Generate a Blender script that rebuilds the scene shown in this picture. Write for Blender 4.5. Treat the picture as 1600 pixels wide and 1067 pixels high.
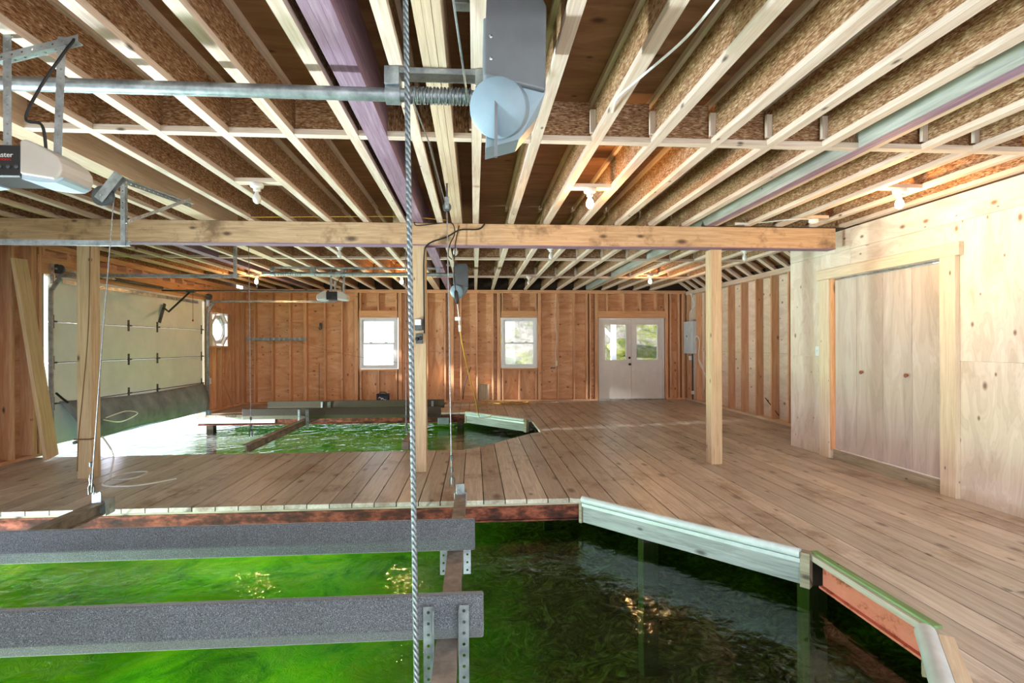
import bpy, bmesh, math, random
from mathutils import Vector, Matrix
random.seed(7)
S = bpy.context.scene
for o in list(bpy.data.objects): bpy.data.objects.remove(o)
COL = S.collection
R = math.radians

def lin(r, g, b):
    f = lambda c: (c/255/12.92) if c/255 <= .04045 else ((c/255+.055)/1.055)**2.4
    return (f(r), f(g), f(b), 1)

# ------------------------------------------------------------------ camera, light, exposure
cam = bpy.data.cameras.new('camera'); camo = bpy.data.objects.new('camera', cam); COL.objects.link(camo)
cam.sensor_width = 36; cam.lens = 827/1600*36; cam.clip_start = .02; cam.clip_end = 400
cam.shift_y = 4.3/1600
fw = Vector((math.sin(R(4.08)), math.cos(R(4.08)), 0)); r0 = Vector((fw.y, -fw.x, 0)); zz = Vector((0, 0, 1))
cr = r0*math.cos(R(.2)) - zz*math.sin(R(.2)); cu = zz*math.cos(R(.2)) + r0*math.sin(R(.2))
m = Matrix((cr, cu, -fw)).transposed().to_4x4(); m.translation = (0, 0, 1.4)
camo.matrix_world = m
S.camera = camo

w = bpy.data.worlds.new('sky'); S.world = w; w.use_nodes = True
nt = w.node_tree; bg = nt.nodes['Background']
tc = nt.nodes.new('ShaderNodeTexCoord'); sp = nt.nodes.new('ShaderNodeSeparateXYZ'); rp = nt.nodes.new('ShaderNodeValToRGB')
nt.links.new(tc.outputs['Generated'], sp.inputs[0]); nt.links.new(sp.outputs[2], rp.inputs[0]); nt.links.new(rp.outputs[0], bg.inputs[0])
rp.color_ramp.elements[0].position = 0; rp.color_ramp.elements[0].color = (1.9, 1.95, 2.0, 1); e_ = rp.color_ramp.elements.new(.22); e_.color = (1.0, 1.06, 1.14, 1)
rp.color_ramp.elements[1].position = .8; rp.color_ramp.elements[1].color = (.6, .76, 1, 1)
bg.inputs[1].default_value = 1.25

def area(name, loc, rot, sx, sy, power, col, spread=180):
    l = bpy.data.lights.new(name, 'AREA'); l.shape = 'RECTANGLE'; l.size = sx; l.size_y = sy
    l.energy = power; l.color = col; l.spread = R(spread)
    o = bpy.data.objects.new(name, l); o.location = loc; o.rotation_euler = rot; COL.objects.link(o); return o
sun = bpy.data.lights.new('sun', 'SUN'); sun.energy = 20; sun.angle = R(2); sun.color = (1, .97, .9)
suno = bpy.data.objects.new('sun', sun); COL.objects.link(suno)
suno.rotation_euler = Vector((-1, -.2, .22)).to_track_quat('Z', 'Y').to_euler()
# daylight thrown in from the bright lake through the gaps under the two roll-up doors
def dirrot(d): return (-Vector(d)).to_track_quat('Z', 'X').to_euler()
area('daylight_and_fill', (-5.95, 2.8, -.08), dirrot((1, 0, .42)), 3.8, .34, 960, (.72, .77, 1), 110)
area('daylight_and_fill', (-5.95, 9.2, -.08), dirrot((1, -.12, .36)), 3.8, .34, 820, (.76, .82, 1), 125)
# added fill lamp behind the camera, where the near wall is left out
area('daylight_and_fill', (1.2, -2.3, 1.75), dirrot((.12, 1, .02)), 6.0, 2.0, 165, (.84, .90, 1))
S.view_settings.view_transform = 'Standard'; S.view_settings.look = 'None'
S.view_settings.exposure = .42; S.view_settings.gamma = 1; S.view_settings.use_curve_mapping = False

# ------------------------------------------------------------------ materials
MATS = {}
class N:
    def __init__(s, name):
        s.m = bpy.data.materials.new(name); s.m.use_nodes = True; s.t = s.m.node_tree
        s.b = s.t.nodes['Principled BSDF']; s.out = s.t.nodes['Material Output']; MATS[name] = s.m
    def n(s, t, **k):
        x = s.t.nodes.new(t)
        for a, v in k.items():
            if a.startswith('i_'):
                a = a[2:]; a = int(a) if a.isdigit() else a
                x.inputs[a].default_value = v
            else: setattr(x, a, v)
        return x
    def l(s, a, b): s.t.links.new(a, b)
    def ramp(s, fac, stops):
        r = s.n('ShaderNodeValToRGB'); e = r.color_ramp.elements
        while len(e) < len(stops): e.new(.5)
        for i, (p, c) in enumerate(stops): e[i].position = p; e[i].color = c if len(c) == 4 else (*c, 1)
        s.l(fac, r.inputs[0]); return r.outputs[0]
    def mix(s, fac, a, b, mode='MIX'):
        x = s.n('ShaderNodeMix', data_type='RGBA', blend_type=mode)
        if isinstance(fac, (int, float)): x.inputs[0].default_value = fac
        else: s.l(fac, x.inputs[0])
        for i, v in ((6, a), (7, b)):
            if isinstance(v, tuple): x.inputs[i].default_value = v
            else: s.l(v, x.inputs[i])
        return x.outputs[2]
    def math(s, op, a, b=None):
        x = s.n('ShaderNodeMath', operation=op)
        for i, v in ((0, a), (1, b)):
            if v is None: continue
            if isinstance(v, (int, float)): x.inputs[i].default_value = v
            else: s.l(v, x.inputs[i])
        return x.outputs[0]
    def coords(s, scale=(1, 1, 1), rnd=True, world=False):
        if world:
            g = s.n('ShaderNodeNewGeometry'); src = g.outputs['Position']
        else:
            src = s.n('ShaderNodeTexCoord').outputs['Object']
        if rnd:
            oi = s.n('ShaderNodeObjectInfo'); v = s.n('ShaderNodeVectorMath', operation='SCALE')
            cx = s.n('ShaderNodeCombineXYZ', i_0=31.7, i_1=17.3, i_2=11.9); s.l(cx.outputs[0], v.inputs[0]); s.l(oi.outputs['Random'], v.inputs['Scale'])
            ad = s.n('ShaderNodeVectorMath', operation='ADD'); s.l(src, ad.inputs[0]); s.l(v.outputs[0], ad.inputs[1]); src = ad.outputs[0]
        mp = s.n('ShaderNodeMapping'); mp.inputs['Scale'].default_value = scale; s.l(src, mp.inputs[0]); return mp.outputs[0]
    def knots(s, scale, thr, dens, sx=.45):
        v = s.coords((1, 1, 1)); q = s.n('ShaderNodeSeparateXYZ'); s.l(v, q.inputs[0])
        c = s.n('ShaderNodeCombineXYZ'); s.l(s.math('MULTIPLY', q.outputs[0], sx), c.inputs[0]); s.l(s.math('ADD', q.outputs[1], q.outputs[2]), c.inputs[1])
        vo = s.n('ShaderNodeTexVoronoi', i_Scale=scale, voronoi_dimensions='2D'); s.l(c.outputs[0], vo.inputs['Vector'])
        sel = s.n('ShaderNodeSeparateColor'); s.l(vo.outputs['Color'], sel.inputs[0])
        size = s.math('MULTIPLY', vo.outputs['Distance'], s.math('ADD', s.math('MULTIPLY', sel.outputs[1], 1.6), .6))
        return s.math('MULTIPLY', s.math('LESS_THAN', sel.outputs[0], dens), s.ramp(size, [(thr*.5, (1, 1, 1)), (thr*1.6, (0, 0, 0))]))
    def noise(s, vec, scale, detail=4, rough=.6, dist=0):
        x = s.n('ShaderNodeTexNoise', i_Scale=scale, i_Detail=detail, i_Roughness=rough, i_Distortion=dist); s.l(vec, x.inputs['Vector']); return x.outputs[0]
    def bump(s, h, st=.2, d=.01):
        x = s.n('ShaderNodeBump', i_Strength=st, i_Distance=d); s.l(h, x.inputs['Height']); s.l(x.outputs[0], s.b.inputs['Normal'])
    def set(s, rough=.6, metal=0, spec=.5, col=None):
        s.b.inputs['Roughness'].default_value = rough; s.b.inputs['Metallic'].default_value = metal
        s.b.inputs['Specular IOR Level'].default_value = spec
        if col is not None:
            if isinstance(col, tuple): s.b.inputs['Base Color'].default_value = col
            else: s.l(col, s.b.inputs['Base Color'])
        return s.m

def wood(name, c_dark, c_mid, c_light, knot=(40, 22, 12), kthr=.05, kscale=5, rough=.65, vary=.25, stain=None, kd=.4):
    s = N(name)
    v = s.coords((1, 14, 14)); g = s.noise(v, 2.2, 5, .65, .6)
    col = s.ramp(g, [(.25, lin(*c_dark)), (.5, lin(*c_mid)), (.75, lin(*c_light))])
    v3 = s.coords((2, 90, 90)); fine = s.noise(v3, 1.5, 2)
    col = s.mix(.35, col, s.ramp(fine, [(.3, (.55, .5, .45)), (.65, (1, 1, 1))]), 'MULTIPLY')
    oi = s.n('ShaderNodeObjectInfo')
    col = s.mix(1.0, col, s.ramp(oi.outputs['Random'], [(0, (1-vary,)*3), (1, (1.0+vary*.35,)*3)]), 'MULTIPLY')
    if kthr:
        k = s.knots(kscale, kthr, kd)
        col = s.mix(s.math('MULTIPLY', k, .8), col, lin(*knot))
    if stain:
        vw = s.coords((1, .6, 1), rnd=False, world=True); st = s.noise(vw, 2.3, 6, .7)
        col = s.mix(s.ramp(st, [(.52, (0, 0, 0)), (.66, (.9, .9, .9))]), col, lin(*stain))
    s.bump(g, .15, .004)
    return s.set(rough, 0, .5 if rough < .5 else .3, col)

wood('lumber', (208, 182, 160), (228, 208, 190), (240, 228, 214), vary=.15)
wood('stud_wood', (200, 144, 104), (222, 172, 132), (236, 200, 166), vary=.18)
wood('header_wood', (200, 142, 98), (222, 168, 122), (234, 190, 150), vary=.12, kthr=.07, kscale=4)
wood('beam_wood', (172, 142, 112), (204, 172, 136), (222, 196, 164), kthr=.08, kscale=4, stain=(120, 96, 72), vary=.05)
wood('post_wood', (182, 156, 124), (206, 180, 146), (220, 200, 168), kthr=.06, kscale=4, vary=.08)
wood('deck_wood', (168, 156, 146), (200, 190, 181), (220, 213, 206), knot=(72, 58, 50), kthr=.10, kscale=4.2, rough=.36, vary=.24, stain=(136, 114, 98), kd=.5)
wood('weathered_wood', (132, 122, 104), (168, 158, 138), (196, 188, 166), knot=(50, 44, 40), kthr=.06, rough=.7)
wood('bumper_wood', (112, 118, 120), (150, 156, 158), (178, 184, 186), knot=(50, 46, 42), kthr=.06, rough=.6)
wood('casing_wood', (214, 192, 164), (230, 212, 186), (240, 226, 204), kthr=.04, vary=.06)
wood('lvl_wood', (196, 168, 140), (216, 192, 164), (230, 210, 186), kthr=0, vary=.06)
wood('purple_wood', (134, 104, 126), (156, 128, 148), (184, 160, 176), knot=(80, 50, 80), kthr=.03, vary=.1)
wood('pale_lvl', (150, 150, 140), (176, 178, 168), (200, 202, 194), kthr=.04, vary=.05)
wood('dark_wood', (44, 36, 28), (58, 47, 36), (74, 60, 46), vary=.2)
wood('green_wood', (92, 126, 78), (118, 152, 102), (146, 176, 128), kthr=.05)

def ply(name, a, b, c, knot, kthr=.045, kscale=5, swirl=1.6, ysc=4, fl='y'):
    s = N(name)
    v = s.coords((1, ysc, ysc)); g = s.noise(v, swirl, 3, .55, 1.2)
    bands = s.n('ShaderNodeMath', operation='PINGPONG'); s.l(s.math('MULTIPLY', g, 9), bands.inputs[0]); bands.inputs[1].default_value = .5
    col = s.ramp(g, [(.3, lin(*a)), (.5, lin(*b)), (.7, lin(*c))])
    col = s.mix(.28, col, s.ramp(bands.outputs[0], [(0, (.72, .64, .56)), (.35, (1, 1, 1))]), 'MULTIPLY')
    k = s.knots(kscale, kthr, .4, .6) if kthr else 0.0
    if kthr: col = s.mix(s.math('MULTIPLY', k, .85), col, lin(*knot))
    s.bump(g, .1, .003)
    return s.set(.6, 0, .3, col)
ply('wall_plywood', (198, 148, 108), (214, 166, 126), (226, 186, 150), (96, 54, 32), kthr=.09, kscale=8)
ply('pale_plywood', (208, 194, 178), (222, 210, 196), (232, 222, 210), (112, 72, 52), kthr=.075, kscale=5.5)
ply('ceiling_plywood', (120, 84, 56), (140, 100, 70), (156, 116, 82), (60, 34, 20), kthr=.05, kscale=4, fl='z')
ply('door_plywood', (180, 168, 158), (196, 184, 174), (208, 198, 190), (150, 130, 115), kthr=.0, swirl=.9, ysc=5)

s = N('osb'); v = s.coords((1, 1, 1))
def strands(sc, rot):
    mp = s.n('ShaderNodeMapping'); mp.inputs['Rotation'].default_value = rot; mp.inputs['Scale'].default_value = (1, 5, 5); s.l(v, mp.inputs[0])
    return s.noise(mp.outputs[0], sc, 3, .7, .4)
g1 = strands(26, (.2, .7, .5)); g2 = strands(30, (.2, -.8, -.4)); g3 = s.noise(v, 14, 3)
ff = s.math('ADD', s.math('MULTIPLY', g1, .5), s.math('MULTIPLY', g2, .5))
col = s.ramp(ff, [(.38, lin(92, 58, 34)), (.47, lin(146, 104, 70)), (.54, lin(180, 144, 108)), (.62, lin(216, 194, 166))])
col = s.mix(.5, col, s.ramp(g3, [(.35, (.6, .5, .42)), (.6, (1, 1, 1))]), 'MULTIPLY')
s.bump(ff, .3, .004); s.set(.6, 0, .3, col)

def metal(name, c, rough=.45, met=.75, var=.25, scale=12):
    s = N(name); g = s.noise(s.coords((1, 1, 1)), scale, 5, .65)
    a = lin(*[max(0, x*(1-var)) for x in c]); b = lin(*[min(255, x*(1+var*.4)) for x in c])
    return s.set(rough, met, .5, s.ramp(g, [(.3, a), (.7, b)]))
metal('galvanized', (176, 184, 190), .42, .7)
metal('dark_steel', (92, 96, 98), .5, .7)
metal('bright_steel', (205, 210, 214), .3, .9)
metal('cable_steel', (150, 156, 160), .4, .7, .3, 60)
metal('channel_steel', (150, 138, 128), .6, .3, .35, 8)
s = N('wire_rope'); v = s.coords((1, 1, 1)); wv = s.n('ShaderNodeTexWave', i_Scale=48); wv.bands_direction = 'DIAGONAL'; s.l(v, wv.inputs['Vector'])
s.bump(wv.outputs[0], .8, .003); s.set(.38, .6, .5, s.ramp(wv.outputs[0], [(0, lin(84, 92, 96)), (.6, lin(140, 150, 154))]))

def flat(name, c, rough=.5, met=0, var=.08, scale=6, spec=.5):
    s = N(name); g = s.noise(s.coords(), scale, 4)
    return s.set(rough, met, spec, s.ramp(g, [(.3, lin(*[x*(1-var) for x in c])), (.7, lin(*[min(255, x*(1+var*.3)) for x in c]))]))
flat('grey_plastic', (112, 118, 124), .42); flat('blue_grey_and_lit_plastic', (132, 154, 168), .4)  # the blue-grey also carries painted-in water light on the drive housing
flat('white_paint', (222, 220, 218), .4, var=.03); flat('vinyl_white', (226, 232, 238), .35, var=.03)
flat('pvc_white', (196, 206, 212), .35, var=.1); flat('porcelain', (232, 230, 224), .25, var=.02)
flat('black_plastic', (26, 27, 30), .45); flat('opener_shell', (196, 190, 182), .3, var=.04)
flat('lens_plastic', (184, 204, 220), .2, var=.05)
flat('black_cable', (22, 22, 24), .5); flat('white_cable', (222, 222, 218), .5); flat('yellow_cable', (214, 170, 50), .5)
flat('rope_fibre', (188, 168, 140), .9); flat('brown_rope', (120, 88, 62), .9)
flat('blue_case', (24, 44, 72), .45); flat('red_print', (190, 30, 30), .5); flat('white_print', (235, 235, 235), .5)
flat('panel_grey_blue', (196, 206, 214), .4); flat('black_rubber', (128, 140, 150), .75, var=.25, scale=3)
flat('foam_grey', (132, 138, 140), .8, var=.2); flat('knob_wood', (140, 78, 50), .4)
flat('dry_grass', (170, 140, 84), .9); flat('leaf_green', (72, 108, 42), .8, var=.45, scale=9); flat('leaf_light', (118, 146, 68), .8, var=.35, scale=9)
flat('bark', (110, 100, 88), .9, var=.3)
flat('white_post', (226, 230, 234), .5, var=.04)
s = N('garage_skin'); v = s.coords((1, 1, 1)); wv = s.n('ShaderNodeTexWave', i_Scale=26, i_Distortion=.4); wv.bands_direction = 'Z'
s.l(v, wv.inputs['Vector']); g = s.noise(v, 3, 5)
s.bump(wv.outputs[0], .15, .002); s.set(.45, 0, .4, s.ramp(g, [(.3, lin(204, 210, 214)), (.7, lin(220, 225, 228))]))
s = N('carpet'); v = s.coords((1, 1, 1)); g = s.noise(v, 260, 2, .8); g2 = s.noise(v, 4, 4)
col = s.ramp(g, [(.3, lin(48, 50, 54)), (.55, lin(104, 108, 114)), (.75, lin(170, 176, 182))])
col = s.mix(.35, col, s.ramp(g2, [(.3, (.6, .55, .5)), (.7, (1, 1, 1))]), 'MULTIPLY')
s.bump(g, .6, .003); s.b.inputs['Sheen Weight'].default_value = .5; s.b.inputs['Sheen Roughness'].default_value = .4; s.set(.9, 0, .2, col)
s = N('brown_carpet'); v = s.coords((1, 1, 1)); g = s.noise(v, 160, 2, .8)
s.bump(g, .6, .003); s.set(.9, 0, .2, s.ramp(g, [(.3, lin(56, 48, 42)), (.6, lin(92, 82, 74)), (.8, lin(120, 110, 100))]))
s = N('rusty_red_steel'); v = s.coords((1, 1, 2)); g = s.noise(v, 5, 6, .7)
s.bump(g, .4, .004); s.set(.75, .1, .3, s.ramp(g, [(.34, lin(44, 30, 28)), (.48, lin(88, 46, 36)), (.58, lin(136, 74, 56)), (.72, lin(168, 98, 82))]))
s = N('salmon_steel'); v = s.coords((1, 1, 1.4)); g = s.noise(v, 4, 7, .75)
s.bump(g, .4, .004); s.set(.75, 0, .3, s.ramp(g, [(.33, lin(58, 36, 30)), (.43, lin(150, 80, 56)), (.5, lin(204, 120, 100)), (.8, lin(216, 140, 122))]))

s = N('glass'); s.t.nodes.remove(s.b)
tr = s.n('ShaderNodeBsdfTransparent', i_Color=(.93, .96, .97, 1)); gl = s.n('ShaderNodeBsdfGlossy', i_Roughness=.02); mx = s.n('ShaderNodeMixShader'); fr = s.n('ShaderNodeFresnel', i_IOR=1.45)
s.l(fr.outputs[0], mx.inputs[0]); s.l(tr.outputs[0], mx.inputs[1]); s.l(gl.outputs[0], mx.inputs[2]); s.l(mx.outputs[0], s.out.inputs[0])

s = N('lake_water_surface'); s.t.nodes.remove(s.b)
v = s.coords((1, 1, 1), rnd=False, world=True)
h = s.math('ADD', s.noise(v, 3.0, 3, .5, .8), s.math('MULTIPLY', s.noise(v, 11, 3, .5, .5), .35))
bp = s.n('ShaderNodeBump', i_Strength=.32, i_Distance=.05); s.l(h, bp.inputs['Height'])
tr = s.n('ShaderNodeBsdfTransparent', i_Color=(.93, .96, .93, 1)); gl = s.n('ShaderNodeBsdfGlossy', i_Roughness=.015, i_Color=(.95, .97, 1, 1))
fr = s.n('ShaderNodeFresnel', i_IOR=1.34); s.l(bp.outputs[0], fr.inputs['Normal']); s.l(bp.outputs[0], gl.inputs['Normal'])
mx = s.n('ShaderNodeMixShader'); s.l(fr.outputs[0], mx.inputs[0]); s.l(tr.outputs[0], mx.inputs[1]); s.l(gl.outputs[0], mx.inputs[2]); s.l(mx.outputs[0], s.out.inputs[0])
va = s.n('ShaderNodeVolumeAbsorption', i_Color=(.62, .84, .42, 1), i_Density=.55); s.l(va.outputs[0], s.out.inputs['Volume'])

s = N('lake_bed'); v = s.coords((1, 1, 1), rnd=False, world=True)
g = s.noise(v, 1.6, 7, .65, 1.0); g2 = s.noise(v, 5, 6, .7, 2.5)
green = s.ramp(g, [(.3, lin(60, 150, 20)), (.45, lin(150, 215, 24)), (.65, lin(215, 238, 40))])
brown = s.ramp(g2, [(.32, lin(40, 30, 14)), (.48, lin(84, 64, 28)), (.6, lin(126, 110, 62)), (.72, lin(150, 146, 110))])
x = s.n('ShaderNodeSeparateXYZ'); s.l(v, x.inputs[0])
e = s.math('ADD', x.outputs[0], s.math('MULTIPLY', g, 1.6))
mr = s.n('ShaderNodeMapRange'); mr.inputs[1].default_value = -.7; mr.inputs[2].default_value = 1.5; s.l(e, mr.inputs[0])
s.bump(g2, .7, .15); s.set(.9, 0, .1, s.mix(mr.outputs[0], green, brown))

s = N('hill_ground'); v = s.coords((1, 1, 1), rnd=False, world=True); g = s.noise(v, .7, 8, .7); g2 = s.noise(v, 3, 8, .75)
col = s.mix(s.ramp(g, [(.42, (0, 0, 0)), (.55, (1, 1, 1))]), s.ramp(g2, [(.3, lin(60, 78, 34)), (.6, lin(122, 122, 66)), (.75, lin(158, 138, 96))]), s.ramp(g2, [(.3, lin(84, 80, 76)), (.7, lin(168, 158, 146))]))
s.bump(g2, .8, .1); s.set(.9, 0, .2, col)

def emit(name, c, st):
    s = N(name); s.b.inputs['Emission Color'].default_value = c; s.b.inputs['Emission Strength'].default_value = st
    return s.set(.2, 0, .5, (.9, .9, .88, 1))
emit('bulb_lit', (1, .72, .42, 1), 22); emit('bulb_unlit', (1, 1, 1, 1), .0)

# ------------------------------------------------------------------ builders
WM = {}
def link(o, parent=None, mat=Matrix()):
    COL.objects.link(o)
    WM[o.name] = mat.copy()
    if parent is not None:
        o.parent = parent; o.matrix_parent_inverse = WM[parent.name].inverted()
    o.matrix_basis = mat
    return o
def tag(o, label=None, cat=None, group=None, kind=None):
    if label: o['label'] = label
    if cat: o['category'] = cat
    if group: o['group'] = group
    if kind: o['kind'] = kind
    return o
def thing(name, loc, label, cat, group=None):
    o = bpy.data.objects.new(name, None); o.empty_display_size = .1
    link(o, None, Matrix.Translation(loc)); return tag(o, label, cat, group)
def struct(name):
    o = bpy.data.objects.new(name, None); link(o); return tag(o, kind='structure')
def mesh(name, verts, faces, mat, parent=None, M=Matrix(), smooth=False):
    me = bpy.data.meshes.new(name); me.from_pydata([tuple(v) for v in verts], [], faces); me.materials.append(MATS[mat])
    if smooth: me.polygons.foreach_set('use_smooth', [True]*len(me.polygons))
    me.update()
    if smooth: me.set_sharp_from_angle(angle=R(40))
    return link(bpy.data.objects.new(name, me), parent, M)
BC = {}
def boxmesh(L, W, H, mat, bev):
    key = (round(L, 4), round(W, 4), round(H, 4), mat, bev)
    if key in BC: return BC[key]
    me = bpy.data.meshes.new('board')
    bm = bmesh.new(); bmesh.ops.create_cube(bm, size=1)
    for v in bm.verts: v.co.x *= L; v.co.y *= W; v.co.z *= H
    if bev: bmesh.ops.bevel(bm, geom=bm.edges[:], offset=bev, segments=1, affect='EDGES')
    bm.to_mesh(me); bm.free(); me.materials.append(MATS[mat]); BC[key] = me; return me
def box(name, x0, x1, y0, y1, z0, z1, mat, parent=None, bev=0, label=None):
    d = [abs(x1-x0), abs(y1-y0), abs(z1-z0)]; c = Vector(((x0+x1)/2, (y0+y1)/2, (z0+z1)/2))
    i = d.index(max(d))
    if i == 0: me = boxmesh(d[0], d[1], d[2], mat, bev); rot = Matrix()
    elif i == 1: me = boxmesh(d[1], d[0], d[2], mat, bev); rot = Matrix.Rotation(math.pi/2, 4, 'Z')
    else: me = boxmesh(d[2], d[1], d[0], mat, bev); rot = Matrix.Rotation(-math.pi/2, 4, 'Y')
    o = link(bpy.data.objects.new(name, me), parent, Matrix.Translation(c) @ rot)
    if label: o['label'] = label
    return o
def bar(name, p, q, w, h, mat, parent=None, up=(0, 0, 1), bev=0):
    p = Vector(p); q = Vector(q); x = (q-p).normalized(); u = Vector(up)
    y = u.cross(x)
    if y.length < 1e-4: y = Vector((0, 1, 0)).cross(x)
    y.normalize(); z = x.cross(y)
    M = Matrix((x, y, z)).transposed().to_4x4(); M.translation = (p+q)/2
    return link(bpy.data.objects.new(name, boxmesh((q-p).length, w, h, mat, bev)), parent, M)
def tubedata(pts, r, seg=8, caps=True):
    pts = [Vector(p) for p in pts]; V = []; F = []; n = len(pts); prev = None
    for i, p in enumerate(pts):
        t = (pts[min(i+1, n-1)]-pts[max(i-1, 0)]).normalized()
        if prev is None:
            a = t.orthogonal().normalized()
        else:
            a = (prev - t*prev.dot(t)); a = a.normalized() if a.length > 1e-6 else t.orthogonal().normalized()
        prev = a; b = t.cross(a); rr = r[i] if isinstance(r, (list, tuple)) else r
        for k in range(seg):
            th = 2*math.pi*k/seg; V.append(p + (a*math.cos(th)+b*math.sin(th))*rr)
    for i in range(n-1):
        for k in range(seg):
            k2 = (k+1) % seg; F.append((i*seg+k, i*seg+k2, (i+1)*seg+k2, (i+1)*seg+k))
    if caps: F.append(tuple(range(seg))[::-1]); F.append(tuple((n-1)*seg+k for k in range(seg)))
    return V, F
def tube(name, pts, r, mat, parent=None, seg=8):
    V, F = tubedata(pts, r, seg); return mesh(name, V, F, mat, parent, smooth=True)
def local_tube(name, p, q, r, mat, parent=None, seg=12):
    """a straight rod modelled along its own X axis"""
    p = Vector(p); q = Vector(q); x = (q-p).normalized(); y = x.orthogonal().normalized(); z = x.cross(y)
    M = Matrix((x, y, z)).transposed().to_4x4(); M.translation = p
    V, F = tubedata([(0, 0, 0), ((q-p).length, 0, 0)], r, seg); return mesh(name, V, F, mat, parent, M, True)
def join(parts):
    V = []; F = []
    for v, f in parts:
        k = len(V); V += list(v); F += [tuple(i+k for i in a) for a in f]
    return V, F
def bezier(pts, n=8):
    pts = [Vector(p) for p in pts]; out = []
    for i in range(len(pts)-1):
        p0 = pts[max(i-1, 0)]; p1 = pts[i]; p2 = pts[i+1]; p3 = pts[min(i+2, len(pts)-1)]
        for k in range(n):
            t = k/n; out.append(.5*((2*p1)+(p2-p0)*t+(2*p0-5*p1+4*p2-p3)*t*t+(3*p1-p0-3*p2+p3)*t**3))
    out.append(pts[-1]); return out
def lathe(name, prof, mat, parent, loc, seg=20, axis=(0, 0, 1)):
    V = []; F = []; q = Vector((0, 0, 1)).rotation_difference(Vector(axis)); n = len(prof)
    for r, z in prof:
        for k in range(seg):
            t = 2*math.pi*k/seg; V.append(q @ Vector((r*math.cos(t), r*math.sin(t), z)))
    for i in range(n-1):
        for k in range(seg):
            k2 = (k+1) % seg; F.append((i*seg+k, i*seg+k2, (i+1)*seg+k2, (i+1)*seg+k))
    F.append(tuple(range(seg))[::-1]); F.append(tuple((n-1)*seg+k for k in range(seg)))
    return mesh(name, V, F, mat, parent, Matrix.Translation(loc), True)
def prism(name, poly, axis, a, b, mat, parent=None, smooth=False):
    """poly: 2-D points in the plane normal to axis (x: y,z ; y: x,z ; z: x,y)"""
    f = {'x': lambda p, t: (t, p[0], p[1]), 'y': lambda p, t: (p[0], t, p[1]), 'z': lambda p, t: (p[0], p[1], t)}[axis]
    n = len(poly); V = [f(p, a) for p in poly]+[f(p, b) for p in poly]
    F = [tuple(range(n)), tuple(range(2*n-1, n-1, -1))]+[(i, i+n, (i+1) % n+n, (i+1) % n) for i in range(n)]
    c = sum((Vector(v) for v in V), Vector())/len(V)
    o = mesh(name, [Vector(v)-c for v in V], F, mat, parent, Matrix.Translation(c), smooth)
    bm = bmesh.new(); bm.from_mesh(o.data); bmesh.ops.recalc_face_normals(bm, faces=bm.faces); bm.to_mesh(o.data); bm.free()
    return o
def perf_strip(p, q, width, side, pitch=.05, hole=.35, th=.003):
    """flat bar from p to q with a row of real round holes; side = direction of its width"""
    p = Vector(p); q = Vector(q); x = (q-p).normalized(); s_ = Vector(side).normalized(); nrm = x.cross(s_).normalized()
    L = (q-p).length; n = max(1, int(L/pitch)); c = L/n; V = []; F = []
    for i in range(n):
        cen = p + x*(c*(i+.5)); k = len(V)
        for t in range(8):
            a = math.pi/4*t
            cx, cy = math.cos(a), math.sin(a); m_ = max(abs(cx), abs(cy))
            for off in (0, th):
                V.append(cen + x*(cx/m_*c/2) + s_*(cy/m_*width/2) + nrm*off)
                V.append(cen + x*(cx*hole*width/2) + s_*(cy*hole*width/2) + nrm*off)
        for t in range(8):
            a0 = k+t*4; b0 = k+((t+1) % 8)*4
            F += [(a0, b0, b0+1, a0+1), (a0+2, a0+3, b0+3, b0+2), (a0+1, b0+1, b0+3, a0+3), (a0, a0+2, b0+2, b0)]
    return V, F
def perf_angle(name, p, q, w, s1, s2, mat, parent, pitch=.05, th=.003):
    V, F = join([perf_strip(Vector(p)+Vector(s1).normalized()*w/2, Vector(q)+Vector(s1).normalized()*w/2, w, s1, pitch, th=th),
                 perf_strip(Vector(p)+Vector(s2).normalized()*w/2, Vector(q)+Vector(s2).normalized()*w/2, w, s2, pitch, th=th)])
    return mesh(name, V, F, mat, parent)
def lettering(name, body, size, mat, parent, loc, rot):
    c = bpy.data.curves.new(name, 'FONT'); c.body = body; c.size = size; c.extrude = .0008
    o = bpy.data.objects.new('tmp_text', c); COL.objects.link(o)
    me = bpy.data.meshes.new_from_object(o.evaluated_get(bpy.context.evaluated_depsgraph_get()))
    bpy.data.objects.remove(o); me.materials.clear(); me.materials.append(MATS[mat])
    M = rot.to_4x4(); M.translation = loc
    return link(bpy.data.objects.new(name, me), parent, M)

# ------------------------------------------------------------------ lake, lake bed, ground
def heights(name, x0, x1, y0, y1, nx, ny, f, mat):
    V = []; F = []
    for j in range(ny+1):
        for i in range(nx+1):
            x = x0+(x1-x0)*i/nx; y = y0+(y1-y0)*j/ny; V.append((x, y, f(x, y)))
    for j in range(ny):
        for i in range(nx):
            a = j*(nx+1)+i; F.append((a, a+1, a+nx+2, a+nx+1))
    return tag(mesh(name, V, F, mat, None, smooth=True), kind='structure')
wat = tag(mesh('lake_water', [(x, y, z) for z in (-2.6, -.3) for x, y in ((-60, -30), (14, -30), (14, 40), (-60, 40))], [(4, 5, 6, 7), (3, 2, 1, 0), (0, 1, 5, 4), (1, 2, 6, 5), (2, 3, 7, 6), (3, 0, 4, 7)], 'lake_water_surface'), kind='structure')
from mathutils import noise as mn
def bed(x, y):
    d = -1.55 + .05*max(0, x)
    return d + .12*mn.noise((x*1.3, y*1.3, 0)) + (.14*mn.noise((x*3, y*3, 4)) if x > 0 else 0)
heights('lake_bed', -60, 14, -30, 40, 260, 220, bed, 'lake_bed')
def hill(x, y):
    t = max(0, y-15.2); return -.5+min(t*.62, 5.5+.5*x) + .35*mn.noise((x*.5, y*.5, 2)) + .12*mn.noise((x*2, y*2, 2)) + min(.3, t)
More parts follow.
